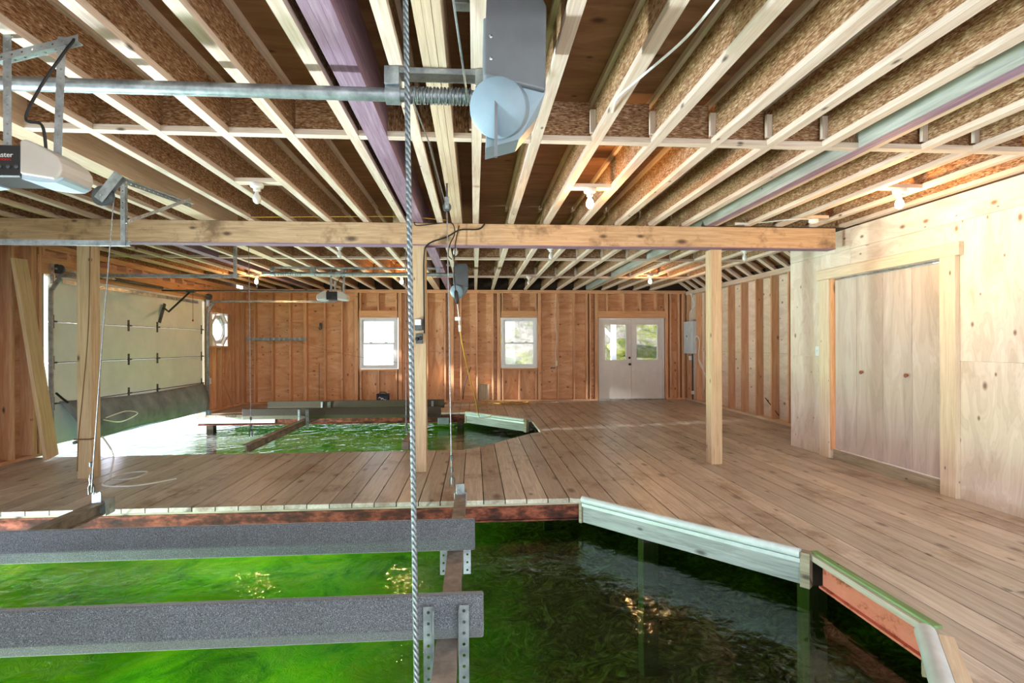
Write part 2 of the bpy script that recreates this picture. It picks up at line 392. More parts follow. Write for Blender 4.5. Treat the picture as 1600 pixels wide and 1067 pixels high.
heights('ground_bank', -1.2, 22, 13.6, 34, 100, 90, hill, 'hill_ground')

# ------------------------------------------------------------------ floor
floor = struct('floor')
PW = .1938
def near_slip(x):
    if x < -5.6 or x > 2.25: return None
    hi = 4.76 if x < .98 else 4.76-(x-.98)*1.39/1.26
    lo = .8 if x < 1.10 else .8+(x-1.10)*1.45
    return (lo, hi)
def far_slip(x):
    if x > 1.0: return None
    lo = 7.06 if x < -.06 else 7.06+(x+.06)*1.34/1.03
    hi = 10.97 if x < -.16 else 10.97-(x+.16)*1.27/1.13
    return (lo, hi)
def plank(xa, xb, a0, a1, b0, b1):
    """plank along Y; its ends may be cut on a slant (a: at xa, b: at xb)"""
    g = .0045; xc = (xa+xb)/2; yc = (a0+a1+b0+b1)/4; zt = random.uniform(-.002, .001)
    poly = [(a0-yc, -(xa+g-xc)), (a1-yc, -(xa+g-xc)), (b1-yc, -(xb-g-xc)), (b0-yc, -(xb-g-xc))]
    V = [(p[0], p[1], zz_) for zz_ in (-.038, 0) for p in poly]
    F = [(0, 1, 2, 3), (7, 6, 5, 4), (0, 4, 5, 1), (1, 5, 6, 2), (2, 6, 7, 3), (3, 7, 4, 0)]
    M = Matrix.Translation((xc, yc, zt)) @ Matrix.Rotation(math.pi/2, 4, 'Z')
    mesh('plank', V, F, 'deck_wood', floor, M)
k0 = int(math.floor((-5.6-.08)/PW)); k1 = int(math.ceil((5.42-.08)/PW))
for k in range(k0, k1):
    xa = .08+k*PW; xb = xa+PW; xm = (xa+xb)/2
    ymax = 13.0
    na, nb, nm = near_slip(xa), near_slip(xb), near_slip(xm); fa, fb, fm_ = far_slip(xa), far_slip(xb), far_slip(xm)
    segs = []; cur = (-1.5, -1.5)
    for sa, sb, sm in ((na, nb, nm), (fa, fb, fm_)):
        if sm is None: continue
        sa = sa or sb or sm; sb = sb or (sm if sm else sa)
        segs.append((cur[0], sa[0], cur[1], sb[0])); cur = (sa[1], sb[1])
    segs.append((cur[0], ymax, cur[1], ymax))
    for a0, a1, b0, b1 in segs:
        if max(a1, b1) < 1.2 and xm < 2.2: plank(xa, xb, a0, a1, b0, b1); continue
        L = min(a1, b1)-max(a0, b0)
        if L > 5:
            cuts = []; y = max(a0, b0)+random.choice((2.44, 3.66, 4.27))
            while y < min(a1, b1)-1: cuts.append(y); y += 4.27
            e = (a0, b0)
            for c in cuts: plank(xa, xb, e[0], c-.001, e[1], c-.001); e = (c+.001, c+.001)
            plank(xa, xb, e[0], a1, e[1], b1)
        else: plank(xa, xb, a0, a1, b0, b1)

# dark framing and piles under the deck
for y in (5.2, 6.6, 11.4, 12.6): box('joist', -5.5, 5.3, y, y+.05, -.24, -.045, 'dark_wood', floor)
for x, y in ((1.50, 4.50), (2.40, 3.62), (2.42, 2.2), (1.15, 8.3), (1.2, 9.85), (-.3, 11.25), (-5.35, 11.2)):
    box('pile', x-.07, x+.07, y-.07, y+.07, -1.7, -.045, 'dark_wood', floor, .006)

# steel and timber along the slip edges
def edge(name, p, q, z0, z1, th, mat, label, cat, extra=None):
    p = Vector((*p, 0)); q = Vector((*q, 0)); t = thing(name, (p.x, p.y, z0), label, cat)
    d = (q-p).normalized(); up = Vector((0, 0, 1)); zc = (z0+z1)/2
    bar('web', p+up*zc, q+up*zc, th, (z1-z0)*.86, mat, t)
    for z in (z0+.008, z1-.008): bar('flange', p+up*z, q+up*z, .075, .014, mat, t)
    if extra: extra(t, p, q)
    return t
def trimstrip(t, p, q): bar('trim_strip', p+Vector((0, -.03, -.049)), q+Vector((0, -.03, -.049)), .03, .016, 'weathered_wood', t)
edge('steel_beam', (-5.5, 4.81), (.96, 4.81), -.205, -.062, .02, 'rusty_red_steel', 'rusty red steel beam under the plank ends of the near slip', 'beam', trimstrip)
edge('steel_beam', (-5.5, 10.99), (-.2, 10.99), -.205, -.05, .02, 'rusty_red_steel', 'rusty red steel beam along the far side of the far slip', 'beam')
edge('steel_beam', (2.3, 3.34), (2.3, 2.44), -.215, -.04, .02, 'salmon_steel', 'short salmon painted steel beam under the green edged deck', 'beam')
edge('steel_beam', (-5.5, 7.10), (-.1, 7.10), -.205, -.05, .02, 'rusty_red_steel', 'rusty steel beam under the walkway edge facing the garage door slip', 'beam')
edge('steel_beam', (-.03, 7.1), (1.0, 8.45), -.205, -.05, .02, 'rusty_red_steel', 'short steel beam under the slanted deck edge of the far slip', 'beam')
tag(bar('edge_board', (-5.48, 10.955, -.10), (-4.0, 10.955, -.10), .03, .12, 'white_post'), 'pale board facing the far slip edge beside the garage door', 'edging')
g = tag(bar('edge_board', (2.262, 3.39, -.012), (2.262, 2.44, -.012), .045, .05, 'green_wood'), 'green stained edge strip along the deck beside the near slip', 'edging')
def bumper(p, q, z0, z1, label, pipe_r=.032, mat='bumper_wood', side=1, double=False):
    p = Vector((*p, 0)); q = Vector((*q, 0)); t = thing('dock_bumper', (p.x, p.y, z0), label, 'dock bumper'); d = (q-p).normalized(); n = Vector((d.y, -d.x, 0))*side
    up = Vector((0, 0, 1))
    bar('board', p+n*.02+up*(z0+z1)/2, q+n*.02+up*(z0+z1)/2, .038, z1-z0, mat, t, bev=.003)
    local_tube('vinyl_rail', p+n*.042+up*(z1-.002), q+n*.042+up*(z1-.002), pipe_r, 'pvc_white', t, 16)
    bar('rail_lip', p+n*.046+up*(z1-.05), q+n*.046+up*(z1-.05), .014, .028, 'pvc_white', t)
    bar('end_cap', p+n*.025+up*(z0+z1)/2-d*.03, p+n*.025+up*(z0+z1)/2-d*.002, .06, z1-z0+.01, 'weathered_wood', t)
    bar('end_cap', q+n*.025+up*(z0+z1)/2+d*.002, q+n*.025+up*(z0+z1)/2+d*.06, .07, z1-z0+.02, 'weathered_wood', t)
    if double: bar('backing_board', p-n*.035+up*(z1-.04), q-n*.035+up*(z1-.04), .06, .09, 'casing_wood', t)
    return t
bumper((1.0, 4.75), (2.2, 3.42), -.21, .0, 'long white topped bumper board on the slanted edge of the near slip')
bumper((2.2, 2.38), (1.12, .85), -.21, .005, 'white pipe topped bumper on the near corner of the slip at the frame bottom', .045, 'casing_wood', 1, True)
bumper((-.14, 10.95), (.95, 9.74), -.21, .0, 'white bumper board on the slanted end of the far slip')

# ------------------------------------------------------------------ walls
def stud(parent, x0, x1, y0, y1, z0, z1, mat='stud_wood', name='stud'): return box(name, x0, x1, y0, y1, z0, z1, mat, parent)
wb = struct('wall_back'); Y0, Y1 = 12.95, 13.09
box('bottom_plate', -5.5, 3.05, Y0, Y1, 0, .038, 'stud_wood', wb); box('bottom_plate', 4.8, 5.3, Y0, Y1, 0, .038, 'stud_wood', wb)
box('top_plate', -5.5, 5.3, Y0, Y1, 2.65, 2.69, 'stud_wood', wb); box('top_plate', -5.5, 5.3, Y0, Y1, 2.692, 2.73, 'stud_wood', wb)
box('rim_board', -5.5, 5.3, Y1-.04, Y1, 2.732, 3.04, 'dark_wood', wb)
for x, n in ((-5.5, 3), (-5.2, 1), (-4.79, 1), (-4.38, 1), (-4.03, 2), (-3.57, 1), (-3.17, 1), (-2.83, 2), (-1.79, 2), (-1.57, 1), (-1.14, 1), (-.71, 1), (-.56, 2), (-.33, 1), (.06, 1), (.45, 1), (.60, 2), (1.6, 2), (2.07, 1), (2.47, 1), (2.79, 1), (2.87, 1), (3.03, 2), (4.81, 2), (4.91, 1), (5.13, 1), (5.24, 2)):
    for i in range(n):
        xx = x+(i-(n-1)/2)*.039; stud(wb, xx-.019, xx+.019, Y0+.001*i, Y1, .039, 2.649)
stud(wb, -.62, -.50, Y0-.005, Y0+.03, .039, 2.649)
for x0, x1 in ((-2.76, -1.85), (.66, 1.55)):
    box('header', x0, x1, Y0, Y1, 2.06, 2.22, 'header_wood', wb); box('sill', x0, x1, Y0, Y1, .77, .81, 'header_wood', wb)
    for i in (0, .42, .84):
        xx = x0+.03+i*(x1-x0-.06)/.84*1.0 if i else x0+.03
        stud(wb, xx-.019, xx+.019, Y0, Y1, 2.221, 2.649, name='cripple_stud'); stud(wb, xx-.019, xx+.019, Y0, Y1, .039, .769, name='cripple_stud')
box('header', 3.07, 4.77, Y0, Y1, 2.05, 2.22, 'header_wood', wb)
for xx in (3.3, 3.72, 4.14, 4.55): stud(wb, xx-.019, xx+.019, Y0, Y1, 2.221, 2.649, name='cripple_stud')
XC_ = 4.34
# sheathing sheets behind the studs, cut round the openings
def sheets(parent, ax, pos, a0, a1, z1, holes, mat, seams=(1.22,), th=.012, step=2.44, zb=0, nm='plywood_sheet'):
    if nm == 'plywood_sheet' and seams and pos != XC_: sheets(parent, ax, pos+(.014 if pos > 0 else -.008), a0, a1, z1, holes, 'dark_wood', (), .006, 50, zb, 'light_seal_sheet')  # backing sheet added to stop daylight leaking through the seams
    zs = [zb]+[q for q in seams if zb < q < z1]+[z1]; cs = [a0]
    while cs[-1]+step < a1-.05: cs.append(cs[-1]+step)
    cs.append(a1); g = .0015
    def put(c0, c1, q0, q1):
        if c1-c0 < .01 or q1-q0 < .01: return
        if ax == 'y': box(nm, c0, c1, pos, pos+th, q0, q1, mat, parent)
        else: box(nm, pos, pos+th, c0, c1, q0, q1, mat, parent)
    for c0, c1 in zip(cs, cs[1:]):
        for q0, q1 in zip(zs, zs[1:]):
            rects = [(c0+g, c1-g, q0+g, q1-g)]
            for h in holes:
                new = []
                for r in rects:
                    if h[1] <= r[0] or h[0] >= r[1] or h[3] <= r[2] or h[2] >= r[3]: new.append(r); continue
                    x0, x1 = max(r[0], h[0]), min(r[1], h[1])
                    new += [(r[0], x0, r[2], r[3]), (x1, r[1], r[2], r[3]), (x0, x1, r[2], max(r[2], h[2])), (x0, x1, min(r[3], h[3]), r[3])]
                rects = new
            for r in rects: put(*r)
sheets(wb, 'y', Y1, -5.64, 5.45, 2.74, [(-2.76, -1.85, .81, 2.06), (.66, 1.55, .81, 2.06), (3.07, 4.77, 0, 2.05)], 'wall_plywood', (1.22, 2.44), zb=-.15)

wl = struct('wall_left'); XL = -5.5
for y0, y1 in ((4.9, 7.16), (11.32, 12.94)):
    box('bottom_plate', XL-.14, XL, y0, y1, 0, .038, 'stud_wood', wl)
box('top_plate', XL-.14, XL, -1.5, 12.94, 2.65, 2.69, 'stud_wood', wl); box('top_plate', XL-.14, XL, -1.5, 12.94, 2.692, 2.73, 'stud_wood', wl)
for y in (4.92, 5.3, 5.7, 6.1, 6.5, 6.74, 7.02, 7.06, 7.14, 11.34, 11.38, 11.72, 12.0, 12.42, 12.6, 12.84, 12.9):
    if 11.5 < y < 12.4: stud(wl, XL-.14, XL, y-.019, y+.019, .039, 1.38); stud(wl, XL-.14, XL, y-.019, y+.019, 2.10, 2.649)
    else: stud(wl, XL-.14, XL, y-.019, y+.019, .039, 2.649)
for y0, y1 in ((.7, 4.9), (7.1, 11.36)):
    box('header', XL-.10, XL, y0, y1, 2.33, 2.56, 'header_wood', wl)
    n = int((y1-y0)/.406)
    for i in range(n): yy = y0+.1+i*.406; stud(wl, XL-.14, XL, yy-.019, yy+.019, 2.561, 2.649, name='cripple_stud')
    box('jamb', XL-.16, XL-.005, y0+.06, y0+.10, .0, 2.33, 'weathered_wood', wl); box('jamb', XL-.16, XL-.005, y1-.11, y1-.07, -.04, 2.33, 'weathered_wood', wl)
box('window_header', XL-.14, XL-.002, 11.40, 12.40, 2.10, 2.20, 'stud_wood', wl); box('window_sill', XL-.14, XL, 11.40, 12.40, 1.34, 1.38, 'stud_wood', wl)
sheets(wl, 'x', XL-.152, -1.5, 13.1, 2.74, [(.8, 4.8, -.1, 2.33), (7.2, 11.26, -.1, 2.33), (11.57, 12.25, 1.40, 2.08)], 'wall_plywood', (1.22, 2.44), zb=-.1)
box('rim_board', XL-.14, XL-.10, -1.5, 12.94, 2.732, 3.04, 'osb', wl)

wr = struct('wall_right'); XR = 5.3
box('bottom_plate', XR, XR+.14, 7.0, 12.94, 0, .045, 'casing_wood', wr)
box('top_plate', XR, XR+.14, 7.0, 12.94, 2.61, 2.655, 'lumber', wr); box('top_plate', XR, XR+.14, 7.0, 12.94, 2.657, 2.70, 'lumber', wr)
y = 12.85
for y in (12.86, 12.32, 11.85, 11.3, 10.72, 10.18, 9.64, 9.12, 8.60, 8.08, 7.56, 7.04): stud(wr, XR, XR+.14, y-.019, y+.019, .046, 2.609)
sheets(wr, 'x', XR+.141, 7.0, 13.09, 2.72, [], 'pale_plywood', (1.22,))

wc = struct('wall_closet')
XC = 4.34
hole = (4.60, 6.16, .12, 2.18)
sheets(wc, 'x', XC, -1.5, 6.99, 2.735, [hole], 'pale_plywood', (1.235, 2.49), th=.018, step=2.44)
box('plywood_sheet', XC+.02, 5.44, 6.972, 6.99, 0, 2.735, 'pale_plywood', wc)
box('stud', XC+.02, XC+.11, 6.16, 6.20, .0, 2.7, 'stud_wood', wc); box('stud', XC+.02, XC+.11, 4.56, 4.60, .0, 2.7, 'stud_wood', wc)
box('jamb', XC-.015, XC+.11, 6.125, 6.155, .1, 2.18, 'header_wood', wc); box('jamb', XC-.015, XC+.11, 4.605, 4.63, .1, 2.18, 'header_wood', wc)
tr1 = struct('trim_1')
box('side_casing', XC-.035, XC-.002, 6.16, 6.34, 0, 2.18, 'casing_wood', tr1, .002); box('side_casing', XC-.05, XC-.002, 4.44, 4.60, 0, 2.18, 'casing_wood', tr1, .002)
box('head_casing', XC-.05, XC-.002, 4.40, 6.37, 2.182, 2.30, 'casing_wood', tr1, .002)
box('kick_board', XC-.006, XC+.03, 4.63, 6.125, 0, .118, 'weathered_wood', tr1, .002)
box('track', XC+.02, XC+.05, 4.63, 6.125, 2.165, 2.18, 'bright_steel', tr1)
d2 = struct('door_2')
ys = [6.122, 5.76, 5.372, 4.992, 4.632]
lfs = []
for i in range(4):
    lf = box('door_leaf', XC+.022, XC+.05, ys[i+1]+.0025, ys[i]-.0025, .125, 2.155, 'door_plywood', d2, .002); lfs.append(lf)
for y, lf in ((5.66, lfs[1]), (5.04, lfs[2])): lathe('knob', [(.006, 0), (.008, .012), (.019, .02), (.021, .03), (.014, .038), (.001, .04)], 'knob_wood', lf, (XC+.022, y, 1.07), 14, (-1, 0, 0))
sw = thing('light_switch', (XC-.004, 6.40, 1.25), 'white light switch plate on the plywood wall beside the closet casing', 'switch')
box('plate', XC-.008, XC-.001, 6.375, 6.45, 1.24, 1.36, 'vinyl_white', sw, .002); box('toggle', XC-.016, XC-.008, 6.405, 6.42, 1.29, 1.315, 'vinyl_white', sw, .001)

# windows of the back wall
def window(n, x0, x1, z0, z1):
    wd = struct('window_%d' % n); y = Y0+.02
    t = .055
    fr = [box('frame', x0, x1, y, y+.08, z1-t, z1, 'vinyl_white', wd, .003), box('frame', x0, x1, y, y+.08, z0, z0+t, 'vinyl_white', wd, .003),
          box('frame', x0, x0+t, y, y+.08, z0+t, z1-t, 'vinyl_white', wd, .003), box('frame', x1-t, x1, y, y+.08, z0+t, z1-t, 'vinyl_white', wd, .003)]
    zm = (z0+z1)/2-.01
    for q0, q1, yy in ((z0+t, zm+.02, y+.015), (zm-.02, z1-t, y+.045)):
        a, b = x0+t, x1-t; s_ = .035
        sash = box('sash', a, b, yy, yy+.028, q0, q0+s_, 'vinyl_white', wd, .002)
        box('sash', a, b, yy, yy+.028, q1-s_, q1, 'vinyl_white', wd, .002)
        box('sash', a, a+s_, yy, yy+.028, q0+s_, q1-s_, 'vinyl_white', wd, .002); box('sash', b-s_, b, yy, yy+.028, q0+s_, q1-s_, 'vinyl_white', wd, .002)
        box('pane', a+s_, b-s_, yy+.012, yy+.016, q0+s_, q1-s_, 'glass', wd)
    for f in (.3, .7): box('sash_lock', x0+(x1-x0)*f-.03, x0+(x1-x0)*f+.03, y-.0, y+.014, zm+.02, zm+.035, 'dark_steel', wd)
window(1, -2.75, -1.86, .82, 2.055); window(2, .67, 1.54, .82, 2.055)

# glazed double door
d1 = struct('door_1'); Yd = Y0+.06
box('frame', 3.085, 3.115, Yd-.04, Yd+.07, .02, 2.045, 'white_paint', d1); box('frame', 4.725, 4.755, Yd-.04, Yd+.07, .02, 2.045, 'white_paint', d1)
box('frame', 3.116, 4.724, Yd-.04, Yd+.07, 2.02, 2.045, 'white_paint', d1); box('threshold', 3.085, 4.755, Yd-.06, Yd+.08, 0, .03, 'bright_steel', d1)
for x0, x1, kn in ((3.12, 3.918, 3.875), (3.924, 4.72, None)):
    gx0, gx1, gz0, gz1 = x0+.13, x1-.13, 1.0, 1.88
    a = [box('rail', x0, x1, Yd, Yd+.045, gz1, 2.015, 'white_paint', d1), box('stile', x0, gx0, Yd, Yd+.045, gz0, gz1, 'white_paint', d1),
         box('stile', gx1, x1, Yd, Yd+.045, gz0, gz1, 'white_paint', d1), box('lower_panel', x0, x1, Yd, Yd+.045, .035, gz0, 'white_paint', d1)]
    for p0, p1 in ((x0+.1, (x0+x1)/2-.04), ((x0+x1)/2+.04, x1-.1)):
        for z in (.32, .80): box('moulding', p0, p1, Yd-.008, Yd+.001, z-.012, z+.012, 'white_paint', d1)
        for x in (p0, p1): box('moulding', x-.012, x+.012, Yd-.008, Yd+.001, .333, .787, 'white_paint', d1)
    for z in (gz0-.015, gz1+.015): box('glazing_bead', gx0-.03, gx1+.03, Yd-.012, Yd+.001, z-.015, z+.015, 'white_paint', d1)
    for x in (gx0-.015, gx1+.015): box('glazing_bead', x-.015, x+.015, Yd-.012, Yd+.001, gz0, gz1, 'white_paint', d1)
    box('pane', gx0, gx1, Yd+.02, Yd+.026, gz0, gz1, 'glass', d1)
    if kn:
        lathe('door_knob', [(.03, 0), (.03, .008), (.012, .012), (.012, .04), (.028, .05), (.028, .065), (.004, .072)], 'black_plastic', d1, (kn, Yd, .89), 16, (0, -1, 0))
        lathe('deadbolt', [(.028, 0), (.028, .012), (.022, .022), (.002, .024)], 'black_plastic', d1, (kn, Yd, 1.05), 16, (0, -1, 0))

# octagonal window in the left wall
w3 = struct('window_3'); cy, cz = 11.91, 1.74
def ring(name, r0_, r1_, x0, x1, mat, n=8):
    V = []; F = []
    for x in (x0, x1):
        for rr in (r0_, r1_):
            for k in range(n):
                t = 2*math.pi*(k+.5)/n; V.append((x, cy+rr*math.cos(t), cz+rr*math.sin(t)))
    for k in range(n):
        j = (k+1) % n; F += [(k, j, n+j, n+k), (2*n+k, 3*n+k, 3*n+j, 2*n+j), (k, 2*n+k, 2*n+j, j), (n+k, n+j, 3*n+j, 3*n+k)]
    return mesh(name, V, F, mat, w3)
ring('frame', .265, .335, XL-.15, XL-.04, 'vinyl_white'); ring('inner_bead', .24, .27, XL-.12, XL-.07, 'vinyl_white', 24)
mesh('pane', [(XL-.1, cy+.25*math.cos(2*math.pi*k/24), cz+.25*math.sin(2*math.pi*k/24)) for k in range(24)], [tuple(range(24))], 'glass', w3)
for sy, sz in ((1, 1), (1, -1), (-1, 1), (-1, -1)):
    bar('corner_brace', (XL-.05, cy+sy*.36, cz+sz*.14), (XL-.05, cy+sy*.14, cz+sz*.36), .035, .09, 'white_paint', w3, (1, 0, 0))
for y in (11.55, 12.27): box('trim', XL-.14, XL-.001, y-.02, y+.02, 1.381, 2.099, 'white_paint', w3)

# roll-up doors
def hinge(parent, y, z, x=XL-.018, k=1):
    h = mesh('hinge', *join([perf_strip((x, y, z-.09), (x, y, z+.09), .05, (0, 1, 0), .06, .25)]), 'dark_steel', parent)
    local_tube('hinge_pin', (x+.012, y-.04, z), (x+.012, y+.05, z), .012, 'dark_steel', h, 8)
d3 = struct('door_3')
for z0, z1 in ((.10, .635), (.64, 1.175), (1.18, 1.715), (1.72, 2.345)):
    box('door_section', XL-.065, XL-.022, 7.29, 11.20, z0, z1-.006, 'garage_skin', d3, .004)
for z in (.64, 1.18, 1.72):
    for y in (7.36, 8.89, 9.66, 11.16): hinge(d3, y, z)
    box('section_seal', XL-.05, XL-.0205, 7.36, 11.16, z-.009, z+.002, 'bright_steel' if z > 1.5 else 'dark_steel', d3)
mesh('strut', *join([perf_strip((XL-.0, 7.5, 2.26), (XL-.0, 11.0, 2.26), .05, (0, 0, 1), .07, .3), perf_strip((XL-.02, 7.5, 2.29), (XL-.02, 11.0, 2.29), .04, (1, 0, 0), .07, .3)]), 'galvanized', d3)
bar('top_bracket', (XL-.018, 9.72, 1.80), (XL+.03, 9.80, 2.14), .07, .012, 'dark_steel', d3, (1, 0, 0))
# rubber mat hanging inside the bottom section, bellied inwards
V = []; F = []; ny, nz = 24, 10
for j in range(nz+1):
    for i in range(ny+1):
        t = i/ny; u = j/nz; y = 7.42+t*3.74; zt = .66-.05*math.sin(t*3.14)-.03*t; zb = .10+.02*math.sin(t*5)
        V.append((XL+.01+.22*math.sin(min(1, u*1.15)*math.pi*.62)*(1-.45*t), y+(.07*u if i == 0 else 0), zt+(zb-zt)*u))
for j in range(nz):
    for i in range(ny): a = j*(ny+1)+i; F.append((a, a+1, a+ny+2, a+ny+1))
o = mesh('rubber_mat', V, F, 'black_rubber', d3, smooth=True); sm = o.modifiers.new('s', 'SOLIDIFY'); sm.thickness = .008
tube('bottom_seal', [(XL+.0+.14, 7.5, .10), (XL+.12, 9, .10), (XL+.08, 11.15, .09)], .022, 'foam_grey', d3, 8)
tube('mat_cord', [(XL+.02, 7.36, .78), (XL+.04, 7.44, .70), (XL+.05, 7.52, .64)], .014, 'black_cable', d3)
d4 = struct('door_4')
for z0, z1 in ((.25, .76), (.765, 1.275), (1.28, 1.79), (1.795, 2.32)):
    box('door_section', XL-.065, XL-.022, .82, 4.78, z0, z1-.006, 'garage_skin', d4, .004)

# ------------------------------------------------------------------ ceiling
ce = struct('ceiling')
xs = [-5.64, -3.2, -.76, 1.68, 4.12, 5.44]
for x0, x1 in zip(xs, xs[1:]):
    for i in range(12):
        y0 = -1.5+i*1.22; y1 = min(y0+1.22, 13.1)
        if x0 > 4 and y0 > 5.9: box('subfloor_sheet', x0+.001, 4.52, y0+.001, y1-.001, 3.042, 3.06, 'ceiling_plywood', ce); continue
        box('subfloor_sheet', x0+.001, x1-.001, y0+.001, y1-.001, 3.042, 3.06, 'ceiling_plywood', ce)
ZB = 2.737
def ijoist(x, y0, y1, parent=ce):
    wv_ = box('joist', x-.0055, x+.0055, y0, y1, ZB+.036, ZB+.27, 'osb', parent)
    box('bottom_flange', x-.032, x+.032, y0, y1, ZB, ZB+.038, 'lumber', wv_); box('top_flange', x-.032, x+.032, y0, y1, ZB+.266, ZB+.304, 'lumber', wv_)
def laminated(xc, n, w_, y0, y1, mats, zb=ZB):
    first = None
    for i in range(n):
        x = xc+(i-(n-1)/2)*w_
        o = box('lvl_ply', x-w_/2+.0006, x+w_/2-.0006, y0, y1, zb+random.uniform(-.001, .001), 3.04, mats[i % len(mats)], ce)
FY0, FY1, BY1 = -1.5, 5.86, 13.04
front = [-5.2, -4.8, -4.38, -3.98, -3.58, -3.18, -2.38, -1.98, -1.57, -1.17, -.77, -.37, .02, .41, .81, 1.21, 1.62, 2.01, 2.40, 3.12, 3.50, 3.9, 4.26]
back = [-5.2, -4.75, -4.35, -3.62, -2.81, -2.41, -2.0, -1.59, -1.19, -.36, .04, .45, .86, 1.26, 1.67, 2.07, 2.48, 3.2, 3.6, 4.0, 4.42]
for x in front: ijoist(x, FY0, 6.4)
for x in back: ijoist(x+(.07 if min(abs(x-f) for f in front) < .06 else 0)*0, 6.42, BY1)
laminated(-2.84, 4, .045, FY0, 6.4, ['lvl_wood']); laminated(-.62, 3, .045, FY0, 6.4, ['purple_wood']); laminated(-.185, 3, .038, FY0, 6.4, ['lvl_wood'])
laminated(2.70, 3, .045, FY0, 6.4, ['pale_lvl', 'purple_wood', 'lvl_wood'])
box('stained_edge', 2.634, 2.677, FY0, 6.4, ZB-.004, ZB-.0012, 'purple_wood', ce)
laminated(-3.15, 3, .045, 6.42, BY1, ['lvl_wood']); laminated(-3.95, 3, .045, 6.42, BY1, ['purple_wood']); laminated(-.9, 3, .045, 6.42, BY1, ['lvl_wood'])
laminated(-.60, 3, .045, 6.42, BY1, ['purple_wood']); laminated(2.85, 3, .045, 6.42, BY1, ['pale_lvl', 'pale_lvl', 'lvl_wood'])
def blocking(xlist, y):
    xl = sorted(xlist)
    for a, b in zip(xl, xl[1:]):
        if b-a > .5 or b-a < .1: 
            pass
        if b-a < .1: continue
        q = box('blocking', a+.034, b-.034, y-.005, y+.005, ZB+.037, ZB+.27, 'osb', ce)
        box('blocking_flange', a+.034, b-.034, y-.032, y+.032, ZB+.001, ZB+.036, 'lumber', q)
        box('web_cleat', b-.046, b-.008, y-.06, y-.034, ZB+.05, ZB+.2, 'lumber', q)
blocking([-5.5]+front[:6]+[-2.84]+front[6:10]+[-.77]+[-.62, -.37, -.185]+front[12:19]+[2.70]+front[19:], 3.48)
for y in (8.4, 10.62): blocking([-5.5]+back[:3]+[-3.95, -3.62, -3.15]+back[4:9]+[-.9, -.60]+back[9:17]+[2.85]+back[17:], y)
box('edge_joist', 4.45, 4.49, 6.42, BY1, ZB, 3.04, 'lumber', ce)
# sloping rafters above the recess
box('light_block_wall', 4.50, 4.52, 6.98, 13.1, 3.0, 3.7, 'dark_wood', ce); box('light_block_end', 4.34, 5.6, 6.95, 6.975, 2.737, 3.7, 'dark_wood', ce)  # boards added to keep sky light from leaking in above the recess
box('light_block_end', 4.5, 5.6, 13.06, 13.09, 2.72, 3.7, 'dark_wood', ce); box('light_block_eave', 5.40, 5.44, 7.0, 13.06, 2.70, 2.79, 'dark_wood', ce)  # further added boards closing light leaks at far end and eave
for i in range(15):
    y = 7.08+i*.406
    bar('rafter', (5.5, y, 2.62), (4.3, y, 3.45), .038, .10, 'lumber', ce, (0, 1, 0)).rotation_euler
for i in range(5):
    y0 = 7.0+i*1.22
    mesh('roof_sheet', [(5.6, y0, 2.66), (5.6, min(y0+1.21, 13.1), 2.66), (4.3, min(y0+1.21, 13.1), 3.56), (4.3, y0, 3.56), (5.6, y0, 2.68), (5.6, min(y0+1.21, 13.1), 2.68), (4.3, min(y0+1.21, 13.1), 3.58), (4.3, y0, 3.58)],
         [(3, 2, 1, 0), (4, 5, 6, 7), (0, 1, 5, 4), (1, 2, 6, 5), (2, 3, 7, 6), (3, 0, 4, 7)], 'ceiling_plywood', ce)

# main beam and posts
bm_ = thing('support_beam', (-5.5, 5.94, 2.5), 'long timber beam carried by the three posts under the joists', 'beam')
for i in range(3): box('beam_ply', -5.5, 4.19, 5.865+i*.047, 5.865+i*.047+.046, 2.502, 2.732, 'beam_wood' if i != 0 else 'beam_wood', bm_)
box('bottom_strip', -5.5, 4.19, 5.862, 6.008, 2.490, 2.501, 'purple_wood', bm_, label='purple stained underside of the beam')
box('top_shim', 2.6, 4.32, 5.84, 6.02, 2.7325, 2.7365, 'dark_wood', bm_)
def post(x, y, label, l=.14):
    t = thing('wooden_post', (x, y, 0), label, 'post')
    for i in range(3): box('post_ply', x-l/2, x+l/2, y-.07+i*.047, y-.07+i*.047+.0462, 0, 2.489, 'post_wood', t, .002)
    return t
post(-4.10, 5.95, 'square timber post with cords hanging before it, left of the others'); post(-.60, 5.94, 'timber post carrying the switch box and outlet'); post(2.80, 6.02, 'plain timber post standing free on the open deck at right', .13)
# ------------------------------------------------------------------ lights
def bulb_light(x, y, label, lit=False, power=0, z=ZB-.012, block=True):
    t = thing('bulb_fixture', (x, y, z), label, 'light', None)
    if block: box('mounting_block', x-.2, x+.2, y-.05, y+.05, z+.013, z+.045, 'lumber', t)
    lathe('socket_base', [(.052, .012), (.056, 0), (.05, -.02), (.03, -.03), (.028, -.05), (.022, -.052)], 'porcelain', t, (x, y, z))
    b = lathe('bulb', [(.013, -.05), (.016, -.07), (.028, -.09), (.034, -.115), (.028, -.14), (.012, -.155), (.001, -.158)], 'bulb_lit' if lit else 'porcelain', t, (x, y, z))
    if lit:
        l = bpy.data.lights.new('bulb_glow', 'POINT'); l.energy = power*1.4; l.color = (1, .50, .17); l.shadow_soft_size = .04
        o = bpy.data.objects.new('bulb_glow', l); link(o, t, Matrix.Translation((x, y, z-.20)))
    return t
bulb_light(-1.79, 4.52, 'unlit bare bulb hanging before the beam at left of the cable')
bulb_light(1.00, 4.51, 'lit bare bulb in the middle bay in front of the beam', True, 14)
bulb_light(3.70, 4.36, 'lit bare bulb beside the plywood closet wall', True, 22)
bulb_light(-4.15, 10.44, 'lit bare bulb above the garage door track', True, 14)
bulb_light(-1.39, 10.32, 'lit bare bulb between the hanging opener and middle post', True, 14)
